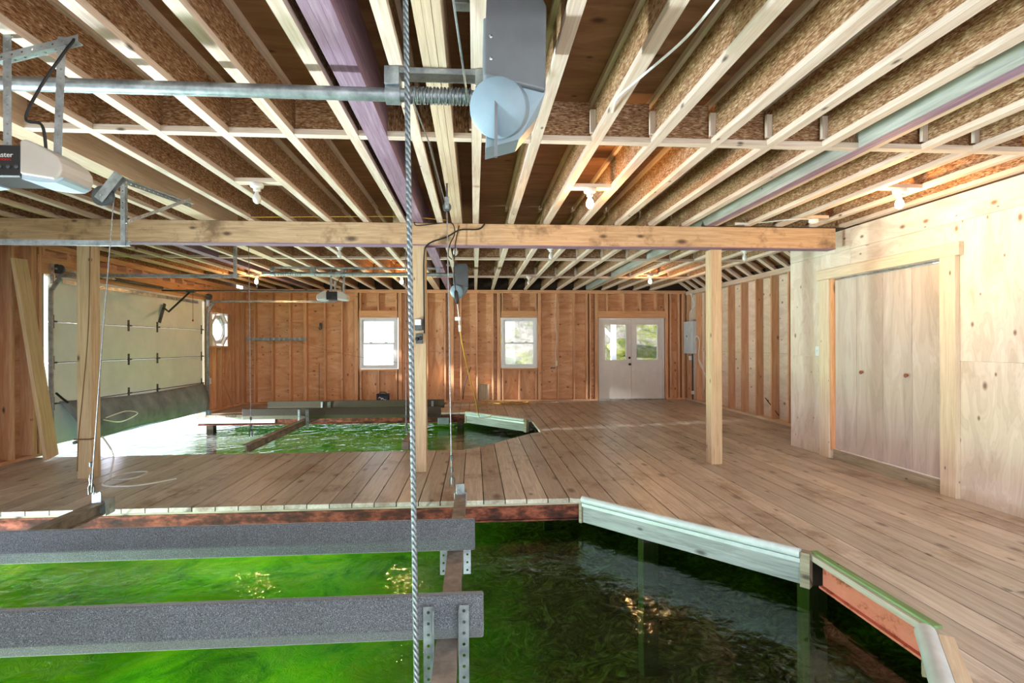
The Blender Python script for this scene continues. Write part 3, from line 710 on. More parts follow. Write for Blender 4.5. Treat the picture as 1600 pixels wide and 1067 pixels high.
bulb_light(3.42, 10.09, 'lit bare bulb above the glazed double door', True, 14)
bulb_light(-1.80, 7.25, 'unlit bulb just behind the beam left of the middle post')
bulb_light(1.08, 10.4, 'unlit bulb above the window beside the double door')
bulb_light(1.06, 7.25, 'unlit bulb just behind the beam right of the middle post')
bulb_light(3.83, 7.25, 'unlit bulb just behind the beam near the closet corner')
bulb_light(-.24, 6.98, 'unlit bulb above the dangling extension cord', block=False)
jb = thing('junction_box', (3.52, 5.5, 2.76), 'ceiling junction box with loose white wires above the beam end', 'electrical box')
box('box_body', 3.55, 3.80, 5.42, 5.52, 2.74, 2.77, 'lumber', jb); lathe('cover', [(.05, 0), (.05, -.03), (.03, -.045), (.001, -.046)], 'porcelain', jb, (3.66, 5.47, 2.735))
for k in range(3): tube('wire', bezier([(3.62, 5.47, 2.74), (3.4, 5.6-.1*k, 2.76-.02*k), (3.2, 5.7, 2.75), (2.95, 5.8, 2.745+.01*k)]), .005, 'white_cable', jb, 6)

# ------------------------------------------------------------------ boat lift machinery
def winch(y, z, x0, x1, r, drum, brackets, label, detail=True):
    t = thing('lift_shaft', (x0, y, z), label, 'lift shaft')
    local_tube('shaft', (x0, y, z), (x1, y, z), r, 'galvanized', t, 20)
    a, b = drum
    pts = []; n = 26 if detail else 10
    for i in range(n*12+1):
        th = 2*math.pi*i/12; xx = a+(b-a)*i/(n*12) + .004*math.sin(i*.7)*(1 if detail else 0)
        pts.append((xx, y+(r+.006)*math.sin(th), z+(r+.006)*math.cos(th)))
    tube('cable_wrap', pts, .0042, 'cable_steel', t, 5)
    for bx in brackets:
        V = []; F = []
        local_tube('bearing', (bx-.035, y, z), (bx+.035, y, z), r+.014, 'galvanized', t, 20)
        box('hanger_plate', bx-.035, bx+.035, y-.055, y+.055, z+r-.002, ZB-.001, 'galvanized', t, .002)
    box('mount_rail', brackets[0]-.03, brackets[-1]+.03, y-.045, y+.045, ZB-.030, ZB-.001, 'galvanized', t, .002)
    return t
winch(2.62, 2.62, -5.45, .08, .032, (-.31, -.01), (-.39, .045), 'long galvanized lift shaft with wound cable near the camera')
winch(9.3, 2.62, -3.6, -.36, .032, (-3.35, -2.95), (-3.42, -2.75, -.62), 'galvanized lift shaft hung under the joists of the far slip', False)
def drive(x, y, ztop, s_, label):
    """grey moulded housing: upright box, sloping skirt and round pulley guard"""
    t = thing('drive_unit', (x, y, ztop), label, 'lift motor')
    X0, X1 = x, x+.262*s_; H = .46*s_
    zt = ztop; zb = ztop-H
    # upright front cover, lower edge slanted
    V = [(X0, y, zt), (X1-.03*s_, y, zt), (X1, y, zt-.06*s_), (X1-.005, y, zb+.045*s_), (X0, y, zb+.10*s_)]
    Vb = [(a, y+.26*s_, c) for a, b, c in V]
    n = len(V); F = [tuple(range(n)), tuple(range(2*n-1, n-1, -1))]+[(i, i+n, (i+1) % n+n, (i+1) % n) for i in range(n)]
    o = mesh('motor_cover', V+Vb, F, 'grey_plastic', t)
    b = o.modifiers.new('b', 'BEVEL'); b.width = .012; b.segments = 3
    # skirt below, sloping away
    y2 = y+.02; z1 = zb+.09*s_
    V = [(X0+.02*s_, y2, z1), (X1-.005, y2, zb+.05*s_), (X1-.03, y2+.06*s_, zb-.03*s_), (X0+.15*s_, y2+.05*s_, zb-.13*s_), (X0+.01, y2+.05*s_, zb-.17*s_)]
    Vb = [(a, b_+.2*s_, c+.02) for a, b_, c in V]
    mesh('lower_skirt', V+Vb, F, 'blue_grey_and_lit_plastic', t)  # bluer colour stands for water reflections lighting the skirt from below
    # round guard, axis tilted towards the viewer
    cx, cz = X0+.055*s_, zb-.035*s_
    lathe('pulley_guard', [(.001, .002), (.112*s_, .0), (.118*s_, -.005), (.12*s_, -.12*s_), (.11*s_, -.13*s_)], 'blue_grey_and_lit_plastic', t, (cx, y-.01, cz), 36, (-.30, -1, -.38))  # guard has the same water light put into its colour
    bar('guard_rib', (cx-.005, y-.012, cz+.10*s_), (cx-.005, y+.02, cz-.19*s_), .012, .03, 'grey_plastic', t, (0, 1, 0))
    for dz in (.04, .13): lathe('bolt', [(.008, 0), (.008, .006), (.001, .008)], 'bright_steel', t, (X0+.03*s_, y, zt-.16*s_-dz), 8, (0, -1, 0))
    box('mount_angle', X0-.12*s_, X0+.0, y+.04, y+.10, zt-.04, zt-.005, 'galvanized', t, .002)
    return t
drive(.042, 2.17, 2.86, 1.0, 'large grey motor housing with round pulley guard hanging before the joists')
drive(-.36, 9.16, 2.80, 1.0, 'smaller looking grey motor housing hanging in the far slip')

def pulley(name, x, y, z, r, label, top, mat='galvanized', axis=(0, 1, 0)):
    t = thing(name, (x, y, z), label, 'pulley'); ax = Vector(axis).normalized()
    lathe('sheave', [(r, -.012), (r*.82, -.004), (r*.82, .004), (r, .012)], 'dark_steel', t, (x, y, z), 24, axis)
    for k in (-1, 1):
        p = Vector((x, y, z))+ax*.019*k; q = Vector(top)+ax*.019*k
        bar('side_plate', p+(p-q).normalized()*r*.5, q, r*.95, .004, mat, t, ax)
    local_tube('axle', Vector((x, y, z))-ax*.03, Vector((x, y, z))+ax*.03, .008, 'bright_steel', t, 8)
    return t
pulley('cable_pulley', -.222, 4.42, 2.54, .035, 'narrow cable pulley under the joists right of the thick cable', (-.222, 4.42, 2.62))
tube('pulley_strap', [(-.222, 4.42, 2.60), (-.222, 4.42, 2.735)], .008, 'dark_steel')
tag(bpy.data.objects['pulley_strap'], 'thin steel strap holding the narrow cable pulley', 'strap')
pulley('cable_pulley', -2.72, 4.1, 2.50, .075, 'round double sheave pulley on a tilted bracket beside the opener', (-2.60, 4.1, 2.66))
def cable(name, pts, r, label, hook=True, mat='cable_steel', n=10, strand=False):
    t = thing(name, pts[-1], label, 'cable')
    tube('strand', pts, r, mat, t, n)
    if hook:
        e = Vector(pts[-1]); lathe('clamp', [(.008, -.02), (.014, -.018), (.014, .018), (.008, .02)], 'dark_steel', t, e+Vector((0, 0, .12)), 8)
        lathe('clamp', [(.008, -.02), (.014, -.018), (.014, .018), (.008, .02)], 'dark_steel', t, e+Vector((0, 0, .22)), 8)
        tube('shackle', bezier([e+Vector((-.018, 0, -.02)), e+Vector((-.02, 0, .04)), e+Vector((0, 0, .075)), e+Vector((.02, 0, .04)), e+Vector((.018, 0, -.02))], 6), .006, 'dark_steel', t, 6)
        tube('loop', bezier([e+Vector((0, -.012, .06)), e+Vector((0, -.018, .11)), e+Vector((0, 0, .15)), e+Vector((0, .018, .11)), e+Vector((0, .012, .06))], 6), .005, 'cable_steel', t, 6)
    return t
rp_ = thing('steel_cable', (-.105, 1.05, .2), 'thick twisted steel cable hanging close to the camera', 'cable')
local_tube('strand', (-.14, 1.05, 2.735), (-.108, 1.05, .16), .0054, 'wire_rope', rp_, 12)
cable('steel_cable', [(-.222, 4.42, 2.50), (-.19, 4.42, .24)], .0042, 'thin taut cable from the narrow pulley to the near cradle end')
cable('steel_cable', [(-2.66, 4.12, 2.48), (-2.80, 4.2, 1.4), (-3.03, 4.42, .24)], .0040, 'thin cable from the tilted pulley down in front of the left post')
cable('steel_cable', [(-3.0, 7.3, 2.735), (-2.98, 7.3, .20)], .0045, 'thin cable lowering to the far cradle at its left end')
cable('steel_cable', [(-.93, 7.3, 2.735), (-.93, 7.3, .20)], .0045, 'thin cable beside the middle post lowering to the far cradle')
tag(tube('feed_cable', [(-.30, 2.59, 2.60), (-.27, 3.2, 2.62), (-.235, 4.42, 2.575)], .004, 'cable_steel'), 'cable running from the wound drum back to the narrow pulley', 'cable')
tag(tube('feed_cable', [(-.11, .9, 2.733), (-.075, 2.0, 2.70), (-.03, 2.57, 2.60), (-.015, 2.60, 2.575), (-.008, 2.60, 2.62)], .0045, 'bright_steel'), 'bright cable looping over the right end of the drum', 'cable')

# ------------------------------------------------------------------ boat cradles
def cradle(label, xs_, y0, y1, zt, bunks, mat_c, face):
    t = thing('boat_cradle', ((xs_[0]+xs_[1])/2, (y0+y1)/2, zt-.1), label, 'boat lift')
    for i, x in enumerate(xs_):
        # channel-shaped crossbeam
        pr = [(x-.045, zt-.1), (x+.045, zt-.1), (x+.045, zt-.09), (x+.008, zt-.09), (x+.008, zt-.01), (x+.045, zt-.01), (x+.045, zt), (x-.045, zt), (x-.045, zt-.01), (x-.008, zt-.01), (x-.008, zt-.09), (x-.045, zt-.09)]
        if i == 1: pr = [(x-.045, zt-.1), (x+.045, zt-.1), (x+.045, zt), (x-.045, zt)]
        prism('crossbeam', pr, 'y', y0, y1, 'channel_steel', t)
        box('lug', x-.035, x+.035, y1-.13, y1-.118, zt, zt+.09, 'galvanized', t, .002)
        box('end_sleeve', x-.052, x+.052, y1-.10, y1+.012, zt-.11, zt+.012, 'galvanized', t, .002)
    for (by, tilt, xa, xb, h, cm) in bunks:
        Z0 = zt+.008; sn, cs = math.sin(tilt), math.cos(tilt)
        prof = [(-.018, 0), (.024, 0), (.044, h*.34), (.020, h), (-.018, h+.004), (-.050, h*.36)]
        pr = [(by+p[0]*cs-p[1]*sn, Z0+p[0]*sn+p[1]*cs) for p in prof]
        o = prism('bunk', pr, 'x', xa, xb, cm, t); md = o.modifiers.new('b', 'BEVEL'); md.width = .008; md.segments = 2
        for i, x in enumerate(xs_):
            for sx in (-1, 1):
                for sd in ((-1,) if tilt > 0 else (1,)):
                    yy = by+sd*.045-h*.3*sn
                    px = x+sx*.052
                    perf_angle('bracket', (px, yy, Z0-.17), (px, yy-sn*h*.9, Z0+h*.86), .042, (sx, 0, 0), (0, sd, 0), 'galvanized', t, .045)
            for sx in (-.06, .06) if tilt < 0 else (): lathe('bolt', [(.012, 0), (.012, .008), (.006, .012), (.001, .013)], 'knob_wood', o, (x+sx, by-.036-h*.45*sn, Z0+h*.42), 8, (0, -1, 0))
    return t
cradle('grey carpeted boat lift cradle over the near slip', (-3.0, -.12), 1.15, 4.56, .148, [(2.27, .10, -5.2, .035, .19, 'carpet'), (3.22, -.16, -5.2, .0, .18, 'carpet')], 'channel_steel', 1)
cradle('brown carpeted boat lift cradle over the far slip', (-3.0, -.93), 7.2, 11.2, .09, [(9.6, .1, -4.05, -.60, .19, 'brown_carpet'), (11.0, .1, -4.15, -.62, .17, 'brown_carpet')], 'channel_steel', 1)

# ------------------------------------------------------------------ openers and door tracks
def opener(x, y, z, s_, label, text=False):
    t = thing('door_opener', (x, y, z), label, 'garage opener'); D = .19*s_
    # central black panel box, white shells on both sides
    box('panel_box', x-.30*s_, x-.10*s_, y-D/2, y+D/2, z, z+.145*s_, 'black_plastic', t, .006)
    for k in (-1, 1):
        pr = []
        for a, b_ in ((0, .15), (.03, .158), (.09, .142), (.16, .115), (.215, .09), (.245, .06), (.25, .03), (.235, .004), (.2, -.008), (.12, .0), (0, .012)):
            pr.append(((x-.10*s_+a*s_*.72) if k > 0 else (x-.30*s_-a*s_*.72), z+b_*s_*1.08))
        o = prism('light_shell', pr, 'y', y-D/2-.008, y+D/2+.008, 'opener_shell', t)
        m_ = o.modifiers.new('b', 'BEVEL'); m_.width = .01*s_; m_.segments = 3
        pr2 = [(p[0], p[1]-.018*s_) for p in pr[-6:]]+[(pr[-1][0], z-.004*s_)]
        prism('lens', [(pr[6][0], pr[6][1]-.03*s_), (pr[7][0], pr[7][1]-.012*s_), (pr[8][0], pr[8][1]-.012*s_), (pr[9][0], pr[9][1]-.02*s_), (pr[10][0], pr[10][1]-.02*s_), (pr[10][0], pr[10][1]+.02*s_)], 'y', y-D/2+.005, y+D/2-.005, 'lens_plastic', t)
    for k in range(3):
        lathe('button', [(.009*s_, 0), (.009*s_, .006), (.001, .008)], 'dark_steel', t, (x-.115*s_-.035*s_*k, y-D/2, z+.045*s_), 12, (0, -1, 0))
    rot = Matrix.Rotation(math.pi/2, 3, 'X')
    if text:
        lettering('lettering', 'LiftMaster', .032*s_, 'white_print', t, (x-.262*s_, y-D/2-.002, z+.088*s_), rot)
        lettering('small_lettering', 'PROFESSIONAL', .014*s_, 'red_print', t, (x-.232*s_, y-D/2-.002, z+.073*s_), rot)
    # hanging straps
    for px, dx in ((x-.25*s_, -.0), (x-.03*s_, .02)):
        perf_angle('hanger', (px, y, z+.12*s_), (px+dx, y, ZB-.001), .03, (1, 0, 0), (0, 1, 0), 'galvanized', t, .04)
    perf_angle('hanger_brace', (x-.28*s_, y, ZB-.12), (x+.08*s_, y, ZB-.02), .03, (0, 0, 1), (0, 1, 0), 'galvanized', t, .04)
    tube('power_cord', bezier([(x-.03*s_, y-.04, z+.12*s_), (x-.04*s_, y-.05, z+.25*s_), (x-.11*s_, y-.05, z+.28*s_), (x-.05*s_, y-.05, z+.42*s_), (x+.03*s_, y-.03, ZB-.10), (x+.06, y, ZB-.01)]), .006, 'black_cable', t, 6)
    local_tube('rail', (-5.35, y, z+.14*s_+.02), (x-.28*s_, y, z+.14*s_+.02), .014, 'dark_steel', t, 8)
    return t
opener(-1.78, 2.42, 2.10, .92, 'white garage door opener with black panel at the left frame edge', True)
ob = opener(-2.28, 9.5, 2.19, .95, 'white garage door opener hanging over the far slip')
tube('door_arm', [(XL+.03, 9.78, 2.06), (XL+.26, 9.5, 1.98), (XL+.62, 9.5, 2.33)], .016, 'black_plastic', ob)
box('trolley', XL+.56, XL+.70, 9.47, 9.53, 2.31, 2.36, 'dark_steel', ob); tube('release_cord', [(XL+.66, 9.5, 2.32), (XL+.66, 9.5, 1.85)], .003, 'brown_rope', ob, 5)
lathe('release_handle', [(.004, 0), (.012, -.01), (.012, -.03), (.004, -.04)], 'red_print', ob, (XL+.66, 9.5, 1.85), 8)

def track(y, x1, z, label, hang=(True, True), diag=False, vertical=True, side=1):
    t = thing('door_track', (x1, y, z), label, 'door track')
    pts = [(XL+.05, y, 1.0 if vertical else z), (XL+.05, y, z-.3), (XL+.08, y, z-.16), (XL+.17, y, z-.04), (XL+.32, y, z), (x1, y, z)]
    path = bezier(pts, 6) if vertical else [(XL+.02, y, z), (x1, y, z)]
    if vertical: path = [Vector((XL+.05, y, .3))]+[p for p in path]
    # C-shaped rail swept along the path
    prof = [(-.022, -.012), (-.022, .014), (-.018, .014), (-.018, -.008), (.018, -.008), (.018, .014), (.022, .014), (.022, -.012)]
    V = []; F = []; n = len(prof)
    for i, p in enumerate(path):
        p = Vector(p); a = Vector(path[max(0, i-1)]); b = Vector(path[min(len(path)-1, i+1)]); tg = (b-a).normalized(); nn = Vector((-tg.z, 0, tg.x))
        for u, v_ in prof: V.append(p+nn*u+Vector((0, side*v_, 0)))
    for i in range(len(path)-1):
        for k in range(n): F.append((i*n+k, i*n+(k+1) % n, (i+1)*n+(k+1) % n, (i+1)*n+k))
    mesh('rail', V, F, 'galvanized', t)
    perf_angle('hanger', (x1-.03, y-.02*side, z-.02), (x1-.03, y-.02*side, ZB-.001), .034, (-1, 0, 0), (0, side, 0), 'galvanized', t, .045)
    if diag:
        perf_angle('diagonal_hanger', (x1-.01, y-.02, z+.16), (x1+.22, y+.5, ZB-.005), .03, (-1, 0, 0), (0, 0, 1), 'galvanized', t, .045)
        perf_angle('ceiling_angle', (x1+.0, y-.2, ZB-.004), (x1+.16, y+.62, ZB-.004), .034, (1, 0, 0), (0, 0, -1), 'galvanized', t, .045)
    if vertical:
        lathe('cable_drum', [(.05, -.03), (.062, -.028), (.045, -.02), (.045, .02), (.062, .028), (.05, .03)], 'dark_steel', t, (XL+.10, y+.06*side, z+.09), 20, (0, 1, 0))
        perf_angle('bearing_plate', (XL+.04, y, z-.10), (XL+.04, y, z+.16), .05, (1, 0, 0), (0, side, 0), 'bright_steel', t, .05)
    return t
track(4.57, -2.82, 2.24, 'horizontal door track with slotted hangers in front of the beam at left', diag=True)
track(7.24, -3.1, 2.31, 'dark horizontal track from the near side of the garage door', side=1)
track(11.28, -2.85, 2.30, 'curved track from the far side of the garage door', side=-1)
t = thing('lift_spring_tube', (XL+.2, 7.5, 2.36), 'steel torsion tube above the garage door', 'door hardware')
local_tube('tube', (XL+.10, 7.25, 2.40), (XL+.10, 11.3, 2.40), .013, 'bright_steel', t); local_tube('spring', (XL+.10, 8.4, 2.40), (XL+.10, 9.6, 2.40), .024, 'dark_steel', t)

# ------------------------------------------------------------------ loose and small things
t = thing('leaning_board', (-5.2, 6.95, 0), 'wide knotty board leaning against the left wall', 'board')
bar('board', (-5.22, 6.93, .02), (-5.40, 6.70, 2.44), .26, .04, 'post_wood', t, (1, .2, 0), .003)
tag(bar('leaning_stick', (XL+.1, 12.3, .02), (XL+.02, 12.0, .62), .04, .02, 'stud_wood'), 'thin stick leaning under the octagonal window', 'stick')
t = thing('switch_box', (-.60, 5.85, 1.62), 'white faced control box on the middle post', 'electrical box')
box('box_body', -.645, -.56, 5.80, 5.868, 1.555, 1.68, 'dark_steel', t, .004); box('cover', -.642, -.575, 5.794, 5.80, 1.61, 1.675, 'vinyl_white', t, .003)
t = thing('outlet_box', (-.60, 5.85, 1.46), 'black outlet with round plugs below the control box on the post', 'electrical box')
box('box_body', -.635, -.56, 5.82, 5.868, 1.41, 1.52, 'dark_steel', t, .004)
for dx, dz in ((-.02, .0), (.02, .01)): lathe('plug', [(.02, 0), (.02, .03), (.012, .045), (.002, .047)], 'black_plastic', t, (-.6+dx, 5.82, 1.46+dz), 12, (0, -1, 0))
tag(tube('power_cable', bezier([(-.545, 5.86, 1.52), (-.548, 5.86, 1.9), (-.545, 5.855, 2.36), (-.5, 5.85, 2.50), (-.3, 5.85, 2.58), (-.15, 5.85, 2.66), (.05, 5.85, 2.67), (.12, 5.85, 2.73)]), .008, 'black_cable', None), 'black cable stapled up the middle post and along the beam', 'cable')
tag(tube('power_cable', bezier([(-.65, 5.85, 2.74), (-.62, 5.84, 2.70), (-.45, 5.85, 2.72), (-.25, 5.84, 2.735), (-.21, 5.84, 2.62), (-.26, 5.83, 2.5), (-.28, 5.83, 2.38), (-.24, 5.83, 2.33)]), .006, 'black_cable', None), 'thin black cable looped over the beam beside the post', 'cable')
t = thing('extension_cord', (-.2, 5.8, 1.0), 'dangling extension cord with black connector, white tag and yellow tail', 'extension cord')
tube('black_lead', bezier([(-.16, 5.82, 2.70), (-.2, 5.8, 2.5), (-.215, 5.8, 2.2), (-.2, 5.8, 1.98)]), .006, 'black_cable', t)
tube('connector', [(-.2, 5.8, 1.99), (-.195, 5.8, 1.97), (-.188, 5.8, 1.86), (-.182, 5.8, 1.84)], [.01, .022, .022, .01], 'black_plastic', t, 10)
tube('white_lead', bezier([(-.182, 5.8, 1.84), (-.17, 5.8, 1.72), (-.16, 5.8, 1.6)]), .006, 'white_cable', t)
box('paper_tag', -.21, -.15, 5.79, 5.795, 1.66, 1.70, 'white_print', t); tube('white_plug', [(-.16, 5.8, 1.61), (-.155, 5.8, 1.54)], .014, 'white_cable', t)
tube('yellow_tail', bezier([(-.155, 5.8, 1.55), (-.10, 6.2, 1.2), (.0, 7.2, .7), (.06, 8.6, .28), (.12, 9.9, .03), (.3, 10.2, .01), (.35, 10.8, .03), (.32, 11.6, .012), (.2, 12.2, .012)]), .006, 'yellow_cable', t)
tag(tube('loose_cord', bezier([(.0, 12.0, .012), (.4, 12.5, .012), (.9, 12.2, .012), (1.3, 12.6, .012), (.8, 12.7, .012), (.3, 12.4, .012)]), .012, 'yellow_cable'), 'yellow cord lying loose on the deck by the back wall', 'cord')
# dry grass heap
pp = []
for i in range(260):
    x = random.gauss(.75, .38); y = random.gauss(12.35, .22); a = random.uniform(0, math.pi); L = random.uniform(.05, .16); z = random.uniform(.003, .03)
    d = Vector((math.cos(a)*L, math.sin(a)*L, random.uniform(0, .03)))
    pp.append(tubedata([Vector((x, y, z)), Vector((x, y, z))+d], .0022, 3))
tag(mesh('dry_grass', *join(pp), 'dry_grass'), 'dry straw scattered on the deck below the far window', 'straw', kind='stuff')
# small blue case under window 1
t = thing('blue_case', (-2.18, 12.85, 0), 'small dark blue case with a white mark under the left window', 'case')
box('body', -2.32, -2.04, 12.76, 12.94, .015, .20, 'blue_case', t, .015); box('lid', -2.325, -2.035, 12.755, 12.945, .20, .23, 'blue_case', t, .01)
tube('handle', bezier([(-2.26, 12.85, .23), (-2.24, 12.85, .26), (-2.12, 12.85, .26), (-2.10, 12.85, .23)]), .008, 'black_plastic', t)
V, F = join([tubedata(bezier([(-2.27, 12.756, .13), (-2.24, 12.756, .155), (-2.20, 12.756, .12), (-2.17, 12.756, .135)]), .009, 5), tubedata(bezier([(-2.21, 12.756, .10), (-2.17, 12.756, .12), (-2.13, 12.756, .085), (-2.10, 12.756, .10)]), .009, 5)])
mesh('white_mark', V, F, 'white_print', t)
# slotted rack on the back wall
t = thing('wall_rack', (-4.7, 12.93, 1.54), 'long blue grey slotted bar across the studs left of the windows', 'rack')
box('spine', -5.4, -3.98, 12.925, 12.949, 1.515, 1.575, 'blue_grey_and_lit_plastic', t, .003)
for i in range(12): box('clip', -5.36+i*.12, -5.31+i*.12, 12.90, 12.925, 1.51, 1.58, 'galvanized', t, .002)
# cords hanging on the back wall
def cord(pts, label, r=.004, mat='rope_fibre', name='hanging_rope'): return tag(tube(name, bezier(pts), r, mat, None, 6), label, 'rope')
cord([(-3.66, 12.93, 1.85), (-3.72, 12.92, 1.5), (-3.9, 12.92, .9), (-4.1, 12.9, .12)], 'pale rope slanting down the studs from a hook')
cord([(-4.15, 12.92, 1.5), (-4.05, 12.92, 1.0), (-3.85, 12.92, .45), (-3.76, 12.9, .08)], 'pale rope hanging from the rack end')
cord([(-3.62, 12.93, 1.80), (-3.56, 12.92, 1.2), (-3.5, 12.92, .7), (-3.42, 12.92, .3), (-3.44, 12.9, .1)], 'pale rope hanging right of the wall hook', .005)
cord([(-4.2, 12.90, 1.50), (-3.6, 12.90, 1.30), (-2.8, 12.9, 1.12), (-1.9, 12.9, .98), (-1.3, 12.9, .93)], 'thin line sagging across the left window', .003, 'brown_rope')
t = thing('wall_chain', (-3.66, 12.92, .1), 'dark chain hanging on the back wall studs', 'chain')
for i in range(22):
    z = .95-i*.04; M = Matrix.Rotation(math.pi/2*(i % 2), 4, 'Z')
    p = [M @ Vector((.010*math.cos(a*math.pi/4), 0, .024*math.sin(a*math.pi/4)))+Vector((-3.69, 12.915, z)) for a in range(9)]
    tube('chain_link', p, .0035, 'dark_steel', t, 5)
t = thing('wall_hook', (-3.66, 12.94, 1.82), 'dark metal hook screwed to a back wall stud', 'hook')
tube('hook', bezier([(-3.66, 12.95, 1.9), (-3.64, 12.92, 1.86), (-3.62, 12.9, 1.80), (-3.67, 12.9, 1.76), (-3.70, 12.9, 1.82)]), .008, 'dark_steel', t); box('plate', -3.69, -3.62, 12.944, 12.95, 1.78, 1.93, 'dark_steel', t)
# outlets and wires on the walls
t = thing('wall_outlet', (2.0, 12.93, .82), 'small pale outlet on a stud between window and double door', 'outlet'); box('box_body', 1.99, 2.045, 12.91, 12.949, .86, .99, 'casing_wood', t, .003)
tube('wire', bezier([(2.01, 12.92, 2.64), (1.98, 12.92, 2.0), (2.03, 12.92, 1.6), (1.99, 12.92, 1.2), (2.01, 12.92, .98)]), .006, 'white_cable', t)
box('plug', 1.87, 1.985, 12.90, 12.93, .80, .83, 'dark_steel', t)
t = thing('electrical_panel', (5.29, 12.55, 1.2), 'white electrical panel on the right wall near the back corner', 'electrical panel')
box('cabinet', 5.20, 5.298, 12.30, 12.84, 1.16, 1.94, 'panel_grey_blue', t, .005); box('door', 5.19, 5.20, 12.33, 12.81, 1.19, 1.91, 'panel_grey_blue', t, .003); box('latch', 5.184, 5.19, 12.6, 12.64, 1.56, 1.6, 'dark_steel', t)
for k in range(4): tube('cable', bezier([(5.25, 12.42+.06*k, 1.94), (5.24, 12.40+.05*k, 2.15), (5.27, 12.5-.06*k, 2.35), (5.25, 12.45+.04*k, 2.62)]), .008, 'white_cable', t)
for k in range(3): tube('cable', bezier([(5.25, 12.32, 1.5-.02*k), (5.2, 12.1-.03*k, 1.58), (5.22, 11.95, 1.45), (5.26, 12.1, 1.1), (5.25, 11.9+.05*k, .9), (5.26, 11.6+.05*k, .5+.1*k)]), .008, 'white_cable', t)
tube('conduit', [(5.26, 12.44, 1.16), (5.26, 12.44, .05)], .02, 'black_plastic', t); box('coupling', 5.235, 5.285, 12.40, 12.48, .18, .26, 'white_print', t); box('side_outlet', 5.22, 5.28, 12.50, 12.58, 1.0, 1.1, 'white_print', t)
tag(tube('leaning_rod', [(5.32, 9.35, .40), (5.38, 9.02, .12)], .008, 'black_plastic', None), 'short black rod in the right wall stud bay', 'rod')
tag(tube('ceiling_wire', bezier([(.95, 1.95, 2.733), (.90, 2.2, 2.70), (.80, 2.5, 2.68), (.76, 2.75, 2.70), (.80, 3.0, 2.735)]), .006, 'white_cable', None), 'white wire stapled loosely across two joists above', 'wire')
tag(tube('ceiling_wire', bezier([(-2.3, 5.7, 2.735), (-1.8, 5.72, 2.75), (-.8, 5.72, 2.765), (-.3, 5.74, 2.74)]), .003, 'yellow_cable', None), 'thin wire strung along the joists just before the beam', 'wire')
# mooring line and loose line at the left post
cord([(-4.0, 5.83, 2.45), (-4.02, 5.83, 1.6), (-4.07, 5.82, .9), (-4.1, 5.80, .45), (-4.1, 5.78, .1)], 'thin brown line hanging down the face of the left post', .005, 'brown_rope')
cord([(-4.02, 6.03, .42), (-3.95, 6.1, .2), (-3.85, 5.9, .02), (-3.7, 5.75, .012), (-3.55, 5.85, .012), (-3.6, 6.1, .012), (-3.8, 6.0, .012), (-3.7, 5.55, .012), (-3.35, 5.5, .012), (-3.1, 5.75, .012)], 'pale blue rope curled on the deck beside the left post', .008, 'white_cable')
cord([(-4.18, 5.86, .42), (-4.17, 5.85, .42), (-4.03, 5.85, .42), (-4.02, 5.9, .42)], 'turn of dark line tied round the left post', .007, 'brown_rope')
cord([(-5.25, 7.9, .35), (-5.2, 8.2, .28), (-5.15, 8.5, .36), (-5.2, 8.3, .42), (-5.25, 7.95, .37)], 'white rope loop on the rubber mat of the garage door', .008, 'white_cable')
t = thing('door_sensor', (-5.45, 11.34, .65), 'small white sensor box on the jamb beside the garage door', 'sensor'); box('body', -5.49, -5.44, 11.33, 11.39, .60, .72, 'white_print', t, .003)
t = thing('fender_block', (-5.35, 11.12, -.1), 'pale blue block at the far jamb of the garage door', 'fender')
box('body', -5.44, -5.30, 11.03, 11.10, -.16, .10, 'blue_grey_and_lit_plastic', t, .006); box('strap', -5.40, -5.36, 11.0, 11.03, -.1, .2, 'galvanized', t, .002)
t = thing('offcut_boards', (.3, 12.93, 0), 'weathered offcut board standing between studs left of the far window', 'board')
box('board', .10, .36, 13.0, 13.04, .04, .42, 'weathered_wood', t, .002)
tag(tube('black_hose', bezier([(-.28, 12.93, .06), (-.24, 12.92, .4), (-.14, 12.92, .7), (-.08, 12.93, .85)]), .012, 'black_cable'), 'black hose standing between the studs behind the yellow tail', 'hose')
t = thing('slip_bracket', (-1.0, 7.3, .1), 'dark tie strap looped round the far steel beam corner', 'strap')
box('strap', -.75, -.52, 10.9, 10.98, -.24, -.1, 'black_rubber', t, .01)

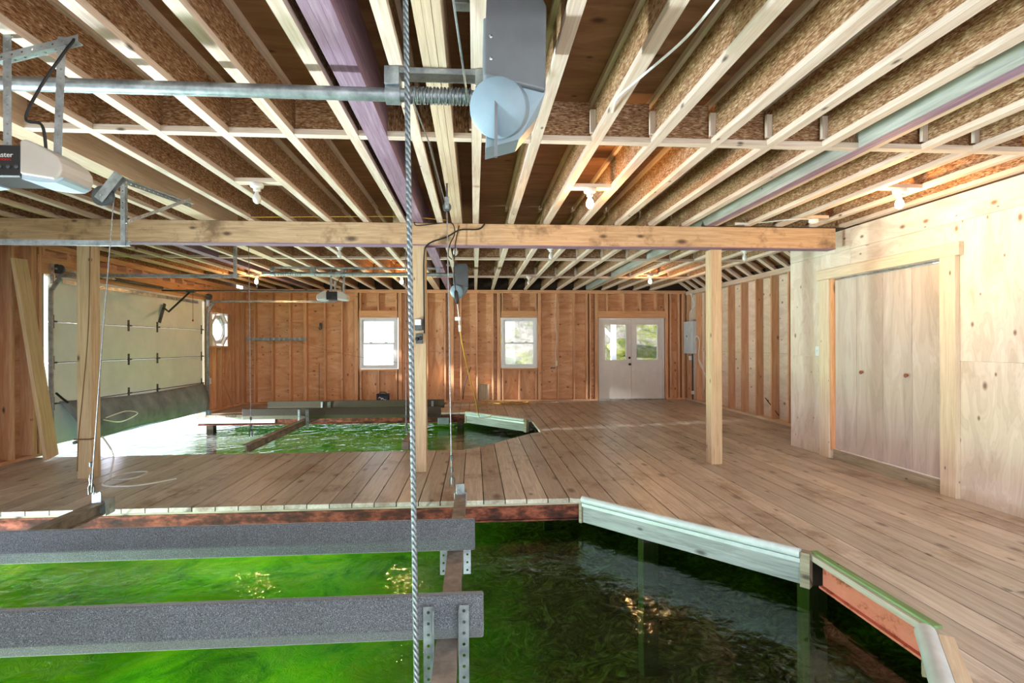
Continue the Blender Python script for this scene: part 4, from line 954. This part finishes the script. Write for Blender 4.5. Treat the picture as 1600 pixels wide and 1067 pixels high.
# ------------------------------------------------------------------ outside
def porch(x, y, label, b):
    t = thing('porch_post', (x, y, -.2), label, 'post'); box('post', x-.07, x+.07, y-.07, y+.07, -.6, 2.345, 'white_post', t, .004)
    for s_ in b: bar('brace', (x, y, 1.55), (x+s_*.72, y, 2.27), .09, .09, 'white_post', t, (0, 1, 0))
porch(4.0, 15.0, 'white porch post with angled brace seen through the double door', (-1,))
porch(-1.5, 15.0, 'white porch post and brace outside the left window', (-1,))
t = thing('porch_beam', (0, 15, 2.4), 'white porch beam outside above the windows', 'beam'); box('beam', -3.0, 5.5, 14.93, 15.07, 2.35, 2.6, 'white_post', t)
def bush(x, y, z, h, wd, label, mat, n):
    t = thing('tree', (x, y, z), label, 'tree'); tube('trunk', [(x, y, z-.3), (x+.1, y, z+h*.35), (x, y+.1, z+h*.7)], [.12, .08, .03], 'bark', t, 7)
    V = []; F = []
    for i in range(n):
        d = Vector((random.gauss(0, 1), random.gauss(0, 1), random.gauss(0, 1))).normalized()*random.random()**.4
        c = Vector((x+d.x*wd, y+d.y*wd, z+h*.6+d.z*h*.48)); a = Vector((random.gauss(0, 1), random.gauss(0, 1), random.gauss(0, .6))).normalized()*random.uniform(.06, .13)
        b_ = a.orthogonal().normalized()*a.length*.7; k = len(V); V += [c-a, c+b_, c+a, c-b_]; F.append((k, k+1, k+2, k+3))
    o = mesh('foliage', V, F, mat, t)
for i, (x, y, h, wd, m_, lb) in enumerate(((3.0, 20.5, 4.2, 1.6, 'leaf_green', 'green tree outside behind the porch post'), (5.2, 19.5, 3.6, 1.6, 'leaf_light', 'light green tree outside the right door leaf'), (7.2, 20.5, 4.6, 1.9, 'leaf_green', 'green tree up the bank beyond the double door'), (4.2, 23.5, 5.0, 2.2, 'leaf_light', 'pale tree high on the bank behind the others'), (1.4, 24.0, 3.8, 1.7, 'leaf_green', 'small tree at the top of the bank beyond the far window'))):
    bush(x, y, hill(x, y), h, wd, lb, m_, 3200)
t = thing('boulder', (4.9, 17.2, .6), 'pale boulder on the bank outside the double door', 'rock')
bm = bmesh.new(); bmesh.ops.create_icosphere(bm, subdivisions=3, radius=.5)
for v in bm.verts: v.co += v.normal*.12*mn.noise(v.co*2.3); v.co.z *= .6
me = bpy.data.meshes.new('rock'); bm.to_mesh(me); bm.free(); me.materials.append(MATS['hill_ground']); link(bpy.data.objects.new('rock', me), t, Matrix.Translation((4.9, 17.2, hill(4.9, 17.2)+.15)))
